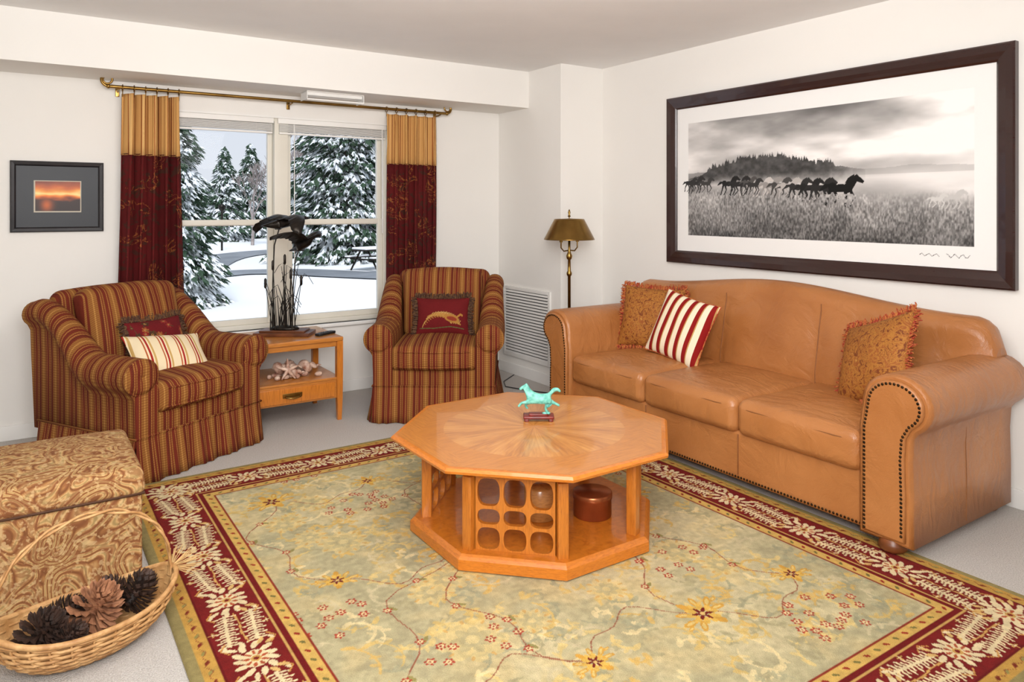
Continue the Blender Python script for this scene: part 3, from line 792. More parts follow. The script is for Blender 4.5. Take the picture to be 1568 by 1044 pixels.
# ---------------------------------------------------------------- armchairs
def armchair(loc,rz):
    e=root('armchair',loc,rz)
    b=MB(); b.rbox((0,.0,.26),(.375,.375,.085),.03,3,4,0); b.obj('seat_rail',M_fabx,e)
    b=MB()
    def dfc(px,py,pz,u,v,w_):
        if w_>0: pz+=.035*(1-u*u)*(1-v*v)
        if v<0: py-=.045*(1-u*u)*(1-.5*w_*w_)
        return (px,py,pz)
    b.rbox((0,-.10,.415),(.285,.30,.078),.04,4,8,0,deform=dfc)
    for zz in (.365,.462):
        pts=[]
        for k in range(56):
            a=2*pi*k/56; ca,sa=math.cos(a),math.sin(a)
            xx=.283*math.copysign(abs(ca)**.2,ca); yy=.30*math.copysign(abs(sa)**.2,sa)
            if sa<0: yy-=.040*(1-(xx/.285)**2)
            pts.append((xx,-.10+yy,zz))
        b.tube(pts,.006,6,closed=True)
    b.obj('seat_cushion',M_fabx,e)
    b=MB()
    def dfb(px,py,pz,u,v,w_):
        if v<0: py-=.05*(1-u*u)*(1-w_*w_)
        if w_>0: pz+=.02*(1-u*u)
        px*=1+.03*w_
        return (px,py,pz)
    b.rbox((0,0,0),(.285,.075,.245),.06,4,8,0,deform=dfb,M=TR((0,.20,.70),rx=-.20))
    b.obj('back_pillow',M_fabx,e)
    b=MB()
    b.rbox((0,0,0),(.325,.065,.40),.06,4,6,0,deform=lambda px,py,pz,u,v,w_:(px*(1+.06*w_),py,pz+(.015*(1-u*u) if w_>0 else 0)),M=TR((0,.325,.535),rx=-.15))
    b.obj('back_shell',M_fabx,e)
    for sg in (-1,1):
        b=MB(); secs=[]; N=26
        for i in range(N+1):
            s_=i/N; y=-.385+.78*s_
            h=.635+.265*sstep((s_-.40)/.52)-.02*sstep((s_-.9)/.1)
            r=.094-.026*sstep((s_-.45)/.4); c_=.366+.012*sstep((s_-.5)/.5)
            y2=y+.065*sstep((s_-.6)/.4)*1
            sec=[(.272,.19),(.272,.34),(c_-r,(h-r)-.05)]
            for k in range(14):
                a=pi-k/13*(pi+.95); sec.append((c_+r*math.cos(a),h-r+r*math.sin(a)))
            zz=h-r*1.85
            sec+=[(.402,zz-.03),(.398,max(.22,zz-.16)),(.398,.19)]
            secs.append([(sg*x,y2-(.0 if z>.5 else .03*sstep((s_-.6)/.4)),z) for x,z in sec])
        b.loft(secs,0,capmi=1)
        cz=.635-.094
        b.tube([(sg*(.366)+.088*math.cos(a),-.388,cz+.088*math.sin(a)) for a in [2*pi*k/28 for k in range(28)]],.008,6,1,closed=True)
        b.revolve([(.088,0),(.085,.012),(.06,.022),(.02,.02),(.004,.012)],(0,0,0),28,1,M=TR((sg*.366,-.384,cz),rx=pi/2))
        b.obj('arm_%s'%('l' if sg<0 else 'r'),[M_faby,M_fabx],e)
        b=MB(); b.rbox((sg*.335,-.382,.34),(.062,.012,.15),.011,2,2); b.obj('arm_front_%s'%('l' if sg<0 else 'r'),M_fabx,e)
    hx,hy=.395,.385
    per=[]
    def seg(p,q,n,nm):
        for i in range(n): per.append((p[0]+(q[0]-p[0])*i/n,p[1]+(q[1]-p[1])*i/n,nm,i/n))
    seg((-hx,-hy),(hx,-hy),80,(0,-1)); seg((hx,-hy),(hx,hy),80,(1,0)); seg((hx,hy),(-hx,hy),80,(0,1)); seg((-hx,hy),(-hx,-hy),80,(-1,0))
    for nm,mat,tag in (((0,-1),M_fabx,'front'),((1,0),M_faby,'side_a'),((0,1),M_fabx,'rear'),((-1,0),M_faby,'side_b')):
        P_=[p for p in per if p[2]==nm]; nxt=[p for p in per][(per.index(P_[-1])+1)%len(per)]
        P_=P_+[(nxt[0],nxt[1],nm,1.0)]
        b=MB()
        zs=[.235,.225,.20,.13,.06,.004]
        def G(i,j):
            x,y,nn,s_=P_[i]; z=zs[j]; k=(0.235-z)/.23
            pl=0
            for c0 in (0,.2,.4,.6,.8,1):
                d=abs(s_-c0)
                if d<.05: pl=-(1-d/.05)*.5
                elif d<.09: pl=.5*(1-abs(d-.07)/.02)
            o=.006+.022*k+ (.016*k)*pl*2
            xx=x*(1+.03*k); yy=y*(1+.03*k)
            return (xx+nn[0]*o,yy+nn[1]*o,z)
        b.grid(G,len(P_),len(zs)); o=b.obj('skirt_'+tag,mat,e); md=o.modifiers.new('s','SOLIDIFY'); md.thickness=.006
    b=MB()
    b.tube([(-hx-.008,-hy-.008,.236),(hx+.008,-hy-.008,.236),(hx+.008,hy+.008,.236),(-hx-.008,hy+.008,.236)],.006,6,closed=True)
    b.obj('skirt_welt',M_fabx,e)
    return e
ch1=armchair((.625,4.635,0),math.radians(30)); ch1.scale=(1.04,1.02,1.0)
ch2=armchair((2.44,4.56,0),math.radians(-34))
def pheasant():
    c=Canvas(.36,.26,.0022,(110,24,26)); T=lambda x,y:(.18+(x-.16)*1.05,.13+(y-.10)*1.15)
    G1=(180,126,58);G2=(200,160,92)
    for k in range(6):
        pts=[]; x,y=.05+.006*k,.045+.010*k; a=1.25-.16*k
        for i in range(16): pts.append((x,y)); x+=.0135*math.cos(a); y+=.0115*math.sin(a); a-=.16-.012*k
        c.line(pts,.0045,G1 if k%2 else G2,T=T)
        for i in range(2,15):
            px,py=pts[i]; c.line([(px,py),(px+.010,py+.010)],.003,G2,T=T); c.line([(px,py),(px+.012,py-.008)],.003,G1,T=T)
    c.ell(.21,.085,.040,.018,G1,-.2,T=T); c.ell(.21,.085,.028,.010,(150,60,40),-.2,T=T)
    c.line([(.235,.09),(.26,.105),(.275,.10)],.009,G1,T=T)
    c.line([(.03,.04),(.12,.035),(.2,.045),(.28,.035)],.005,(96,100,56),T=T)
    return c
def floralred():
    c=Canvas(.36,.26,.0022,(112,24,28)); r=random.Random(4)
    for k in range(34):
        x,y=r.uniform(.03,.33),r.uniform(.03,.23); c.flower(x,y,r.uniform(.010,.024),r.choice([(164,96,50),(70,54,34),(150,50,40)]),(190,140,80),6,r.random(),al=.9)
        c.line([(x,y),(x+r.uniform(-.04,.04),y+r.uniform(-.04,.04))],.004,(80,70,40))
    return c
pillow('pheasant_throw_pillow',.38,.27,.12,M_burgp,ch2,(.02,.01,.63),-.30,.0,.02,M_fringed,.035,canvas=pheasant())
pillow('burgundy_throw_pillow',.38,.27,.12,M_burgp,ch1,(.05,.04,.62),-.35,.02,.1,M_fringed,.035,canvas=floralred())
pillow('striped_throw_pillow',.42,.29,.12,M_strcream,ch1,(-.02,-.14,.57),-.85,.14,-.10,None,trim=M_strcream)

# ---------------------------------------------------------------- coffee table
ct=root('octagonal_coffee_table',(1.88,2.633,.0125))
def octa(R,k=8,off=22.5): return [(R*math.cos(math.radians(off+45*i)),R*math.sin(math.radians(off+45*i))) for i in range(k)]
zt=.43-.0125
b=MB()
prof=[(.50,zt-.045),(.53,zt-.043),(.565,zt-.03),(.600,zt-.026),(.625,zt-.020),(.628,zt-.010),(.618,zt-.001),(.600,zt)]
b.loft([[(x,y,z) for x,y in octa(R)] for R,z in prof],0,False,True)
b.obj('top_slab',M_oakedge,ct)
b=MB(); o1,o2=octa(.600),octa(.515)
for i in range(8):
    j=(i+1)%8; b.add([(*o1[i],zt+.0004),(*o1[j],zt+.0004),(*o2[j],zt+.0004),(*o2[i],zt+.0004)],[(0,1,2,3)],0 if i in (1,5,0,4) else 1)
b.obj('top_border',[M_oakx,M_oaky],ct)
b=MB(); seg=64; cr_=.40
ring=[]
for i in range(seg):
    a=2*pi*i/seg; ra=.515*math.cos(pi/8)/math.cos(((a+pi/8)%(pi/4))-pi/8)
    ring.append((ra*math.cos(a),ra*math.sin(a),zt+.0004))
cir=[(cr_*math.cos(2*pi*i/seg),cr_*math.sin(2*pi*i/seg),zt+.0004) for i in range(seg)]
b.add(ring+cir,[(i,(i+1)%seg,(i+1)%seg+seg,i+seg) for i in range(seg)],0)
b.obj('top_field',[M_oakx],ct)
b=MB(); b.add(cir+[(0,0,zt+.0004)],[(i,(i+1)%seg,seg) for i in range(seg)],0); b.obj('top_sunburst',M_sun,ct)
b=MB()
b.loft([[(x,y,z) for x,y in octa(R)] for R,z in ((.475,zt-.075),(.485,zt-.07),(.485,zt-.04))],0,False,True)
b.loft([[(x,y,z) for x,y in octa(R)] for R,z in ((.535,0),(.545,.006),(.545,.045),(.535,.055),(.525,.062),(.44,.063))],0,False,True)
b.obj('plinth_and_apron',M_oakedge,ct)
b=MB()
P8=octa(.475)
for i in range(8):
    x,y=P8[i]; a=math.radians(22.5+45*i)
    b.rbox((0,0,(.06+zt-.07)/2),(.021,.021,(zt-.07-.06)/2),.004,2,1,M=TR((x,y,0),rz=a))
def lattice(p,q,z0,z1,nc,nr,th=.010):
    p=Vector((*p,0)); q=Vector((*q,0)); d=(q-p).normalized(); nrm=Vector((d.y,-d.x,0))
    L=(q-p).length; a0=.024; cwd=(L-2*a0)/nc; hs=[1.25,.75,1.0]; hs=[x*(z1-z0)/sum(hs) for x in hs]; K=32
    for c_ in range(nc):
        zz0=z0
        for r_ in range(nr):
            chh=hs[nr-1-r_] if nr==3 else (z1-z0)/nr
            x0=a0+c_*cwd; cxx=x0+cwd/2; czz=zz0+chh/2; zz0+=chh
            outer=[];inner=[]
            for k in range(K):
                an=2*pi*k/K; ca,sa=math.cos(an),math.sin(an); mm=max(abs(ca),abs(sa))
                outer.append((cxx+ca/mm*cwd/2,czz+sa/mm*chh/2))
                inner.append((cxx+(cwd/2-.0075)*math.copysign(abs(ca)**.55,ca),czz+(chh/2-.006)*math.copysign(abs(sa)**.85,sa)))
            def W3(uz,s):
                w_=p+d*uz[0]+nrm*s; return (w_.x,w_.y,uz[1])
            vs=[W3(u,th) for u in outer]+[W3(u,th) for u in inner]+[W3(u,-th) for u in outer]+[W3(u,-th) for u in inner]
            fs=[]
            for k in range(K):
                k2=(k+1)%K
                fs+=[(k,k2,K+k2,K+k),(2*K+k,3*K+k,3*K+k2,2*K+k2),(K+k,K+k2,3*K+k2,3*K+k)]
            b.add(vs,fs,0,False)
P9=octa(.470)
for i in (0,2,4,6):
    lattice(P9[i],P9[(i+1)%8],.063,zt-.07,3,3)
b.obj('posts_and_lattice',M_oakz,ct)
cb=root('copper_canister',(1.88+.16,2.633-.21,.0125+.063))
b=MB(); b.revolve([(.0,0),(.078,0),(.082,.004),(.082,.075),(.085,.078),(.085,.10),(.080,.104),(.0,.106)],(0,0,0),36,caps=False); b.obj('canister',M_copper,cb)
bx=root('wooden_canister',(1.88-.04,2.633-.10,.0125+.063))
b=MB(); b.revolve([(0,0),(.065,0),(.068,.004),(.068,.13),(.06,.138),(0,.14)],(0,0,0),32,caps=False); b.obj('canister',woodmat('canister_wood',C(190,130,70),C(160,100,50),(5,5,20)),bx)

fg=root('galloping_horse_figurine',(1.954,2.70,.4305),math.radians(146))
b=MB(); b.rbox((0,0,.018),(.070,.034,.007),.005,2,2)
for sx in (-.055,.055):
    for sy in (-.024,.024): b.rbox((sx,sy,.006),(.010,.008,.007),.003,2,1)
b.rbox((0,0,.028),(.045,.022,.004),.003,2,1)
b.obj('stand',M_redwood,fg)
hp_=[(-.030,0,.100,.022),(0,0,.098,.021),(.030,0,.105,.023),(.047,0,.128,.015),(.056,0,.152,.011),(.072,0,.150,.009),(.088,0,.138,.006),
 (-.05,0,.116,.008),(-.068,0,.138,.011),(-.088,0,.140,.009),(-.100,0,.128,.004),
 (.048,.014,.085,.010),(.078,.016,.082,.006),(.094,.016,.064,.006),
 (.040,-.014,.080,.010),(.062,-.016,.062,.006),(.048,-.016,.046,.006),
 (-.046,.014,.080,.013),(-.030,.015,.058,.0065),(-.038,.014,.036,.006),
 (-.052,-.014,.082,.013),(-.078,-.016,.070,.0065),(-.098,-.016,.060,.006),(.056,.006,.166,.004),(.056,-.006,.166,.004)]
he_=[(0,1),(1,2),(2,3),(3,4),(4,5),(5,6),(0,7),(7,8),(8,9),(9,10),(2,11),(11,12),(12,13),(2,14),(14,15),(15,16),(0,17),(17,18),(18,19),(0,20),(20,21),(21,22),(4,23),(4,24)]
skin('horse',hp_,he_,M_turq,fg,2)
b=MB(); b.ball((-.034,.010,.034),(.020,.008,.006),10,6); b.add([(-.03,.01,.036),(-.045,.045,.038),(-.05,.012,.036)],[(0,1,2)]); b.add([(-.03,.01,.036),(-.045,-.03,.038),(-.05,.008,.036)],[(0,1,2)]); b.obj('swallow',M_turq,fg)

# ---------------------------------------------------------------- side table
st_=root('side_table',(1.42,4.89,0))
b=MB(); hx,hy=.335,.265
b.rbox((0,0,.535),(hx,hy,.014),.006,3,1)
b.box(-hx+.02,hx-.02,-hy+.02,hy-.02,.485,.521,bev=.004)
b.box(-hx+.015,hx-.015,-hy+.012,hy-.012,.268,.284,bev=.004)
b.box(-hx+.02,hx-.02,-hy+.02,hy-.02,.145,.268,bev=.004)
b.obj('top_and_shelf',M_oakx,st_)
b=MB()
for sx in (-1,1):
    for sy in (-1,1):
        x,y=sx*(hx-.022),sy*(hy-.022)
        b.loft([[(x+dx*w_,y+dy*w_,z) for dx,dy in ((-1,-1),(1,-1),(1,1),(-1,1))] for z,w_ in ((0,.013),(.14,.018),(.3,.02),(.521,.02))],0,False,True)
b.box(-hx+.055,hx-.055,-hy+.008,-hy+.02,.158,.255,bev=.004)
b.obj('legs_and_drawer',M_oakz,st_)
b=MB(); b.tube([(-.05,-hy-.0,.205),(-.045,-hy-.018,.2),(0,-hy-.022,.192),(.045,-hy-.018,.2),(.05,-hy,.205)],.005,8); b.rbox((0,-hy+.006,.207),(.062,.003,.014),.002,2,1); b.obj('drawer_pull',M_brass,st_)
sh=root('seashell_collection',(1.47,4.82,.285))
b=MB()
def shell(x,y,s,a):
    pts=[]
    for i in range(40):
        t_=i/39; an=t_*5*pi; r=s*.32*(1-t_)
        pts.append((x+math.cos(a)*s*t_+math.cos(an)*r*.5*math.sin(a),y+math.sin(a)*s*t_+math.cos(an)*r*.5,s*.42+math.sin(an)*r*.5))
    b.tube(pts,lambda t_:s*.25*(1-t_)+.002,8)
shell(-.10,0,.13,.5); shell(.02,.03,.10,2.4); shell(.07,-.02,.13,.1); shell(-.02,-.06,.09,-.3); shell(.0,.06,.12,1.2)
for k in range(5):
    a=2*pi*k/5+.3; b.tube([(-.05,-.09,.065),(-.05+.075*math.cos(a),-.09+.02*math.sin(a),.065+.07*math.sin(a))],lambda t_:.016*(1-.75*t_),8)
for k in range(14):
    b.ball((random.uniform(-.16,.16),random.uniform(-.1,.1),.016),(random.uniform(.015,.03),random.uniform(.012,.02),.015),8,6)
b.obj('shells',M_shell,sh)
rm=root('remote_control',(1.68,4.76,.549),.5)
b=MB(); b.rbox((0,0,.009),(.08,.022,.009),.006,3,2)
for i in range(5):
    for j in range(2): b.rbox((-.05+i*.022,-.008+j*.016,.0185),(.005,.004,.0015),.001,1,1)
b.obj('body',M_black,rm)

gs=root('flying_geese_sculpture',(1.45,4.90,.549),math.radians(-33.8))
b=MB(); b.rbox((0,0,.0125),(.185,.09,.0125),.005,3,1); b.rbox((0,0,.031),(.15,.07,.007),.004,2,1); b.obj('plinth',mk('walnut_plinth',C(110,62,34),C(80,42,22),.35,stretch=(1,10,1)),gs)
b=MB(); r=random.Random(8)
for k in range(26):
    x,y=r.uniform(-.09,.08),r.uniform(-.04,.04); h=r.uniform(.16,.46); ln=r.uniform(-.08,.08)
    pts=[(x+ln*(i/8)**2,y+.3*ln*(i/8),.035+h*i/8) for i in range(9)]
    if r.random()<.35:
        e=pts[-1]; pts+= [(e[0]+math.copysign(.03,ln),e[1],e[2]-.02),(e[0]+math.copysign(.06,ln),e[1],e[2]-.07)]
    b.tube(pts,lambda t_:.0035*(1-.7*t_)+.0008,5)
for (x,h,l) in ((-.05,.46,-.03),(.02,.40,.02),(-.01,.50,.01),(.06,.36,.05),(-.08,.34,-.05)):
    b.tube([(x,0,.03),(x+l*.5,0,h*.5),(x+l,0,h)],.0025,5); b.tube([(x+l,0,h-.03),(x+l,0,h-.02),(x+l,0,h+.03),(x+l,0,h+.04)],lambda t_:.009 if .2<t_<.8 else .003,8)
b.tube([(-.075,0,.03),(-.08,0,.35),(-.07,0,.60),(-.03,0,.735)],.0045,6); b.tube([(.05,0,.03),(.055,.0,.3),(.07,0,.50),(.10,0,.585)],.0045,6)
b.ball((0,0,.045),(.10,.05,.02),14,6)
b.obj('reeds',M_bronze,gs)
def goose(loc,rz,ry,s,up,fold=.5):
    g=[(0,0,0,.034),(.06,0,.004,.030),(.105,0,.018,.015),(.145,0,.020,.011),(.175,0,.018,.014),(.205,0,.010,.005),(-.06,0,-.002,.026),(-.11,0,0,.012),(-.145,0,.003,.014,.003)]
    g=[(p[0]*s,p[1]*s,p[2]*s)+tuple(q*s for q in p[3:]) for p in g]
    skin('goose_body',g,[(0,1),(1,2),(2,3),(3,4),(4,5),(0,6),(6,7),(7,8)],M_bronze,gs,2,loc,(0,ry,rz))
    b=MB()
    for sg in (-1,1):
        N=18; rows=[]
        for i in range(N+1):
            t_=i/N; ln=.02+.24*t_; lead=.075+.03*math.sin(t_*pi)-.11*t_**2
            ch=(.15-.06*t_)*(1+.08*math.sin(t_*45)); 
            if t_>.8: ch*=max(.1,1-((t_-.8)/.2)**1.5)
            an=up*(1-fold*t_); z=ln*math.sin(an); yy=ln*math.cos(an)
            rows.append([(lead*s,sg*yy*s,z*s),((lead-ch*.4)*s,sg*yy*s,(z+.012)*s),((lead-ch)*s,sg*yy*s,(z-.006)*s)])
        b.grid(lambda i,j:rows[j][i],3,N+1)
    o=b.obj('goose_wings',M_bronze,gs,loc,(0,ry,rz)); md=o.modifiers.new('s','SOLIDIFY'); md.thickness=.005
goose((-.02,0,.745),math.radians(50),-.10,1.05,.8,1.3)
goose((.12,0,.60),math.radians(-30),-.35,.9,.9,.7)

# ---------------------------------------------------------------- floor lamp
lp=root('floor_lamp',(3.30,4.18,0))
b=MB()
b.revolve([(.0,0),(.13,0),(.132,.008),(.12,.018),(.06,.03),(.025,.045),(.014,.07),(.011,.10),(.011,.9),(.018,.91),(.02,.925),(.012,.94),(.010,1.02),(.019,1.03),(.023,1.05),(.014,1.07),(.009,1.09),(.009,1.20),(.0,1.205)],(0,0,0),24,caps=False)
b.revolve([(.0,1.33),(.012,1.335),(.006,1.35),(.010,1.365),(.004,1.385),(0,1.39)],(0,0,0),14,caps=False)
b.tube([(0,0,1.19),(0,0,1.335)],.004,6)
for sg in (-1,1):
    b.tube([(0,0,1.09),(sg*.05,0,1.085),(sg*.075,0,1.11),(sg*.075,0,1.16)],.005,8); b.revolve([(.012,0),(.014,.05),(.012,.055)],(sg*.075,0,1.15),12)
b.obj('stand',M_brass,lp)
b=MB(); prof=[(.186,1.168),(.183,1.175),(.115,1.305),(.108,1.318),(.02,1.322)]
b.revolve(prof,(0,0,0),40,caps=False); o=b.obj('shade',M_brassd,lp); md=o.modifiers.new('s','SOLIDIFY'); md.thickness=.002
cd=root('power_cord',(0,0,0)); b=MB()
b.tube([(3.40,5.05,.006),(3.2,4.9,.006),(3.12,4.75,.006),(3.2,4.55,.006),(3.28,4.40,.006),(3.28,4.30,.006)],.004,6); b.obj('cord',M_black,cd)

# ---------------------------------------------------------------- ottoman
ot=root('paisley_storage_ottoman',(.06,3.25,0))
b=MB()
b.rbox((0,0,.185),(.300,.290,.175),.018,3,4)
b.rbox((0,0,.405),(.308,.298,.050),.030,4,8,deform=lambda px,py,pz,u,v,w_:(px*(1-.02*w_),py*(1-.02*w_),pz+(.022*(1-u*u)*(1-v*v) if w_>0 else 0)))
b.obj('upholstered_box',M_pais,ot)
b=MB(); b.tube([(-.304,-.294,.361),(.304,-.294,.361),(.304,.294,.361),(-.304,.294,.361)],.005,6,closed=True); b.obj('welt',mk('dark_welt',C(84,52,32),None,.8),ot)
b=MB()
for sx in (-.25,.25):
    for sy in (-.24,.24): b.revolve([(.02,0),(.025,.012)],(sx,sy,0),12)
b.obj('glides',M_black,ot)

# ---------------------------------------------------------------- wicker basket with cones
bk=root('wicker_basket',(.165,2.655,0),math.radians(14))
b=MB()
La,Wb,Hh=.265,.155,.125
def bpt(a,k,off=0):
    rr_=.50+.50*math.sin(k*pi/2)**.9
    end=abs(math.cos(a))**3
    z=.012+(Hh+.05*end-.012)*k**1.25
    return ((La*rr_+off)*math.cos(a),(Wb*rr_+off)*math.sin(a),z)
NA=56
for lv in range(15):
    k=lv/14
    b.tube([bpt(2*pi*i/NA,k,.0045*(1 if (i//2+lv)%2 else -1)) for i in range(NA)],.0052,5,closed=True)
for i in range(28):
    a=2*pi*(i+.5)/28; b.tube([bpt(a,k/8,.002) for k in range(9)],.004,5)
b.add([(La*.5*math.cos(2*pi*i/40),Wb*.5*math.sin(2*pi*i/40),.012) for i in range(40)],[tuple(range(40))])
b.grid(lambda i,j:bpt(2*pi*i/48,j/8,-.007),48,9,closeu=True)
b.tube([bpt(2*pi*i/NA,1,.004) for i in range(NA)],.009,7,closed=True)
for q in range(2):
    b.tube([(La*.97*math.cos(pi*i/30)*(1+.05*math.sin(pi*i/30)),.008*math.cos(i*.9+q*pi),.14+.29*math.sin(pi*i/30)**.8+.006*math.sin(i*.9+q*pi)) for i in range(31)],.0045,6)
b.obj('weave',M_wick,bk)
b=MB(); r=random.Random(2)
for k in range(60):
    a=r.uniform(-1.2,1.2); l=r.uniform(.05,.11); el=r.uniform(-.4,.8)
    p=(La*.98,0,.175); b.tube([p,(p[0]+l*math.cos(el)*math.cos(a),p[1]+l*math.cos(el)*math.sin(a),p[2]+l*math.sin(el)*.7)],.0013,4)
b.obj('straw_tuft',mk('straw',C(214,176,120),None,.8),bk)
def cone_(name,loc,rot,s,mat,n=100,parent=None,opn=1.0):
    b=MB(); b.tube([(0,0,-.36*s),(0,0,-.2*s),(0,0,.2*s),(0,0,.36*s)],lambda t_:s*(.05+.07*math.sin(pi*min(1,t_+.15))),8)
    for i in range(n):
        t_=i/n; a=i*2.39996; z=(-.34+.66*t_)*s; rd=s*(.20+.32*math.sin(pi*(.25+.70*t_))**.9)*opn; el=-.45+1.55*t_
        M=TR((0,0,z),rz=a)@TR(ry=-el)
        l=rd; w_=s*(.085*(1-.45*t_)+.012)
        vs=[(0,-w_*.2,0),(0,w_*.2,0),(l*.65,w_*.6,0),(l*.92,w_*.95,.02*s),(l*1.08,0,.06*s),(l*.92,-w_*.95,.02*s),(l*.65,-w_*.6,0),(l*.85,0,-.03*s),(l*.8,0,.03*s)]
        b.add(vs,[(0,8,6),(0,1,8),(1,2,8),(2,3,8),(3,4,8),(4,5,8),(5,6,8),(0,6,7),(6,5,7),(5,4,7),(4,3,7),(3,2,7),(2,1,7),(1,0,7)],0,False,M)
    return b.obj(name,mat,parent,loc,rot)
pc=root('pine_cones',(0,0,0)); pc.parent=bk
cone_('cone_a',(-.125,-.01,.120),(.7,.2,.4),.135,M_cone,parent=pc)
cone_('cone_b',(.02,-.02,.140),(.55,.25,.2),.150,M_cone2,parent=pc,opn=1.0)
cone_('cone_c',(.155,.01,.13),(.8,-.4,2.2),.12,M_cone,parent=pc)
cone_('cone_d',(-.04,.07,.11),(1.0,.2,1.2),.11,M_cone,parent=pc)
cone_('cone_e',(.10,.07,.12),(.7,.5,3.0),.11,M_cone,parent=pc)
cone_('cone_f',(-.075,-.07,.105),(.7,.8,.3),.10,M_cone,parent=pc)

# ---------------------------------------------------------------- outdoors
GZ=-.35
b=MB()
def gh(x,y): return GZ+.06*math.sin(x*.35)*math.sin(y*.22)*min(1,max(0,(y-8)/8))+max(0,(y-30))*.010
b.grid(lambda i,j:(-60+i*1.25,5.6+j*1.0 if j<40 else 45.6+(j-40)*12,gh(-60+i*1.25,5.6+j*1.0 if j<40 else 45.6+(j-40)*12)),121,54); ground=b.obj('snow_ground',M_snow)
def road(name,pts,wd):
    b=MB(); L=[]
    n=len(pts)
    for i,p in enumerate(pts):
        a=Vector(pts[max(0,i-1)]);c_=Vector(pts[min(n-1,i+1)]); d=(c_-a).normalized(); nn=Vector((-d.y,d.x))
        L.append((Vector(p)+nn*wd/2,Vector(p)-nn*wd/2))
    rows=[]
    for a,c_ in L:
        rows.append([(a.x+(c_.x-a.x)*k/4,a.y+(c_.y-a.y)*k/4,0) for k in range(5)])
    b.grid(lambda i,j:(rows[j][i][0],rows[j][i][1],gh(rows[j][i][0],rows[j][i][1])+.03),5,n); b.obj(name,M_road,ground)
def smooth(pts,k=8):
    out=[];P=[Vector(p) for p in pts]; n=len(P)
    for i in range(n-1):
        p0,p1,p2,p3=P[max(0,i-1)],P[i],P[i+1],P[min(n-1,i+2)]
        for j in range(k):
            t_=j/k; out.append(tuple(.5*((2*p1)+(p2-p0)*t_+(2*p0-5*p1+4*p2-p3)*t_*t_+(3*p1-p0-3*p2+p3)*t_**3)))
    out.append(tuple(P[-1])); return out
road('driveway',smooth([(-8,13.5),(-2,16),(1.2,18.0),(3.3,19.9),(4.9,20.9),(6.2,20.2),(7.1,18.4),(8.2,16.6),(10.5,14.6),(15,12.5),(24,11)]),1.5)
road('side_road',smooth([(3.5,20.4),(4.25,23.3),(5.96,27.2),(8.6,29.5),(12.5,30.2),(18,29.5),(30,28)]),1.7)
def spruce(name,loc,H,R,n,seed,sz=.34):
    r=random.Random(seed); b=MB()
    b.revolve([(.02*H,0),(.016*H,.1*H),(.004*H,.9*H)],(0,0,0),8,mi=1)
    for i in range(n):
        f=r.random()**1.25; z=.06*H+f*.93*H; rm=R*(1-f)**.85+.05*R
        lay=math.sin(z*9+r.uniform(-.6,.6)); rm*=(.84+.16*lay)
        rad=rm*math.sqrt(r.uniform(.12,1)); a=r.uniform(0,2*pi); s=sz*(.6+.7*r.random())*(1-.45*f)
        M=TR((rad*math.cos(a),rad*math.sin(a),z-.28*rad),rz=a+r.uniform(-.5,.5),ry=.35+r.uniform(-.1,.35),rx=r.uniform(-.3,.3))
        vs=[(-s,0,0),(0,-s*.4,-.05*s),(0,s*.4,-.05*s),(s*1.3,0,-.25*s),(0,0,.22*s),(0,0,-.22*s),(s*.6,-s*.45,-.25*s),(s*.6,s*.45,-.25*s)]
        b.add(vs,[(0,1,4),(1,3,4),(3,2,4),(2,0,4),(0,5,1),(1,5,3),(3,5,2),(2,5,0),(4,1,6),(4,7,2)],0,False,M)
    return b.obj(name,[M_spruce,M_bark],None,loc)
spruce('spruce_tree',(9.2,23.9,GZ),9.6,2.75,12000,1,.20)
spruce('spruce_tree',(2.12,14.2,GZ),4.9,1.15,9000,2,.105)
spruce('spruce_tree',(8.3,38.2,GZ+.1),4.7,1.5,3200,3,.24)
spruce('spruce_tree',(10.4,41.5,GZ+.1),5.2,1.7,3200,4,.24)
spruce('spruce_tree',(14.5,31.5,GZ),6.5,2.1,3000,5,.30)
r=random.Random(12)
fo=root('distant_evergreens')
mesh0=None
for k in range(30):
    x=-30+k*4.0+r.uniform(-1.5,1.5); y=78+r.uniform(-5,16)
    if mesh0 is None:
        o=spruce('evergreen',(x,y,0),4.4,1.7,800,40,.5); mesh0=o.data
    else:
        o=bpy.data.objects.new('evergreen',mesh0); COL.objects.link(o)
    o.parent=fo; s=r.uniform(.6,1.15); o.location=(x,y,gh(x,y)-.1); o.scale=(s,s,s); o.rotation_euler=(0,0,r.uniform(0,6))
def bare(loc,H,seed,name='bare_tree'):
    r=random.Random(seed); b=MB()
    def br(p,d,l,rad,dep):
        q=p+d*l; b.tube([p,(p+q)/2+Vector((r.uniform(-.05,.05),r.uniform(-.05,.05),0))*l,q],lambda t_:rad*(1-.4*t_),4 if dep<2 else 3,caps=False)
        if dep>=5: return
        for k in range(3 if dep<4 else 4):
            nd=(d+Vector((r.uniform(-.65,.65),r.uniform(-.65,.65),r.uniform(.0,.6)))).normalized()
            br(p+d*l*r.uniform(.55,1),nd,l*r.uniform(.62,.82),max(.012,rad*.55),dep+1)
    br(Vector((0,0,0)),Vector((0,0,1)),H*.30,H*.016,0)
    return b.obj(name,M_bare,None,loc)
bare((9.6,32.6,GZ),6.6,3); bare((11.2,35.5,GZ),6.8,5); bare((8.6,34.0,GZ),5.0,6)
b=MB()
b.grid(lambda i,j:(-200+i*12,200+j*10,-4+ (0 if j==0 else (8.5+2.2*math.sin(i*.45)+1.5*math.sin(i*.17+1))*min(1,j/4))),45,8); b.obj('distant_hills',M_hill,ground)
sl=root('street_lamp',(6.6,30.8,GZ)); b=MB(); b.tube([(0,0,0),(0,0,1.6)],.04,8); b.revolve([(.05,1.6),(.13,1.7),(.15,1.82),(.05,1.9)],(0,0,0),12); b.obj('post',M_bronze,sl)
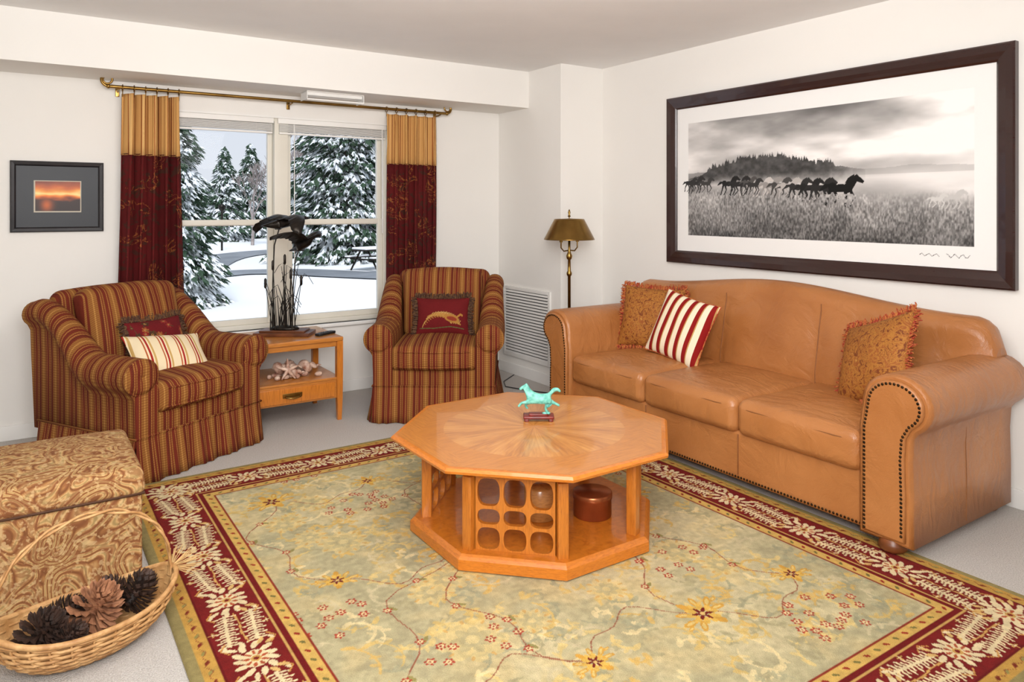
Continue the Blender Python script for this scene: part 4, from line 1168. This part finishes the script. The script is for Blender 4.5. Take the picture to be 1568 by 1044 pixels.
for (x,y) in ((8.35,19.3),):
    pt=root('picnic_table',(x,y,gh(x,y)+.0),.3); b=MB()
    b.box(-.7,.7,-.3,.3,.56,.60); b.box(-.7,.7,-.62,-.45,.34,.37); b.box(-.7,.7,.45,.62,.34,.37)
    for xx in (-.5,.5):
        for sg in (-1,1): b.tube([(xx,sg*.58,0),(xx,sg*.16,.57)],.035,4)
        b.box(xx-.025,xx+.025,-.6,.6,.30,.34)
    b.obj('frame',M_bronze,pt); b=MB(); b.rbox((0,0,.63),(.7,.3,.03),.02,2,2); b.rbox((0,-.53,.39),(.7,.09,.02),.015,2,2); b.rbox((0,.53,.39),(.7,.09,.02),.015,2,2); b.obj('snow_cap',M_snow,pt)

# ---------------------------------------------------------------- world + light
wd=bpy.data.worlds.new('overcast_sky'); scene.world=wd; wd.use_nodes=True; nt=wd.node_tree
tc=nt.nodes.new('ShaderNodeTexCoord'); sp=nt.nodes.new('ShaderNodeSeparateXYZ'); nt.links.new(tc.outputs['Generated'],sp.inputs[0])
rp=nt.nodes.new('ShaderNodeValToRGB'); nt.links.new(sp.outputs[2],rp.inputs['Fac'])
e=rp.color_ramp.elements; e[0].position=0.0; e[0].color=C(228,233,242); e[1].position=.4; e[1].color=C(204,218,236)
bg=nt.nodes.get('Background'); nt.links.new(rp.outputs[0],bg.inputs[0]); bg.inputs[1].default_value=1.0
sl_=bpy.data.lights.new('snow_fill_sun','SUN'); sl_.energy=2.4; sl_.angle=.3; so=bpy.data.objects.new('snow_fill_sun',sl_); COL.objects.link(so); so.location=(0,-5,12); so.rotation_euler=(math.radians(42),0,math.radians(-20))  # sun added to whiten snow and trees under the overcast sky
def area(name,loc,target,size,power,col=(1,.985,.965),sy=None):
    l=bpy.data.lights.new(name,'AREA'); l.shape='RECTANGLE'; l.size=size; l.size_y=sy or size; l.energy=power; l.color=col
    o=bpy.data.objects.new(name,l); COL.objects.link(o); o.location=loc
    o.rotation_euler=(Vector(target)-Vector(loc)).to_track_quat('-Z','Y').to_euler(); return o
area('flash_softbox',(-.6,-.9,2.2),(1.9,3.2,.9),1.1,74)
area('ceiling_fill_uplight',(.2,.2,1.75),(1.2,2.2,2.5),1.2,84,(1,.985,.975))  # unseen uplight added to lift the ceiling brightness
area('far_wall_fill',(1.4,1.9,2.46),(2.3,4.9,1.0),1.3,44)  # unseen fill light added to brighten the far walls

# ---------------------------------------------------------------- camera
cam=bpy.data.cameras.new('camera'); co=bpy.data.objects.new('camera',cam); COL.objects.link(co)
co.location=(0,0,1.4); co.rotation_euler=(pi/2,0,math.radians(-33.8)); cam.sensor_width=36; cam.sensor_fit='HORIZONTAL'
cam.lens=1116/1568*36; cam.shift_y=-(522-318)/1568; cam.clip_end=800; cam.clip_start=.05
if ZOOM:
    k,zx,zy=ZOOM; cam.lens*=k; cam.shift_x=k*(zx-784)/1568; cam.shift_y=k*(-(522-318)/1568+(522-zy)/1568)
scene.camera=co
scene.view_settings.view_transform='Standard'
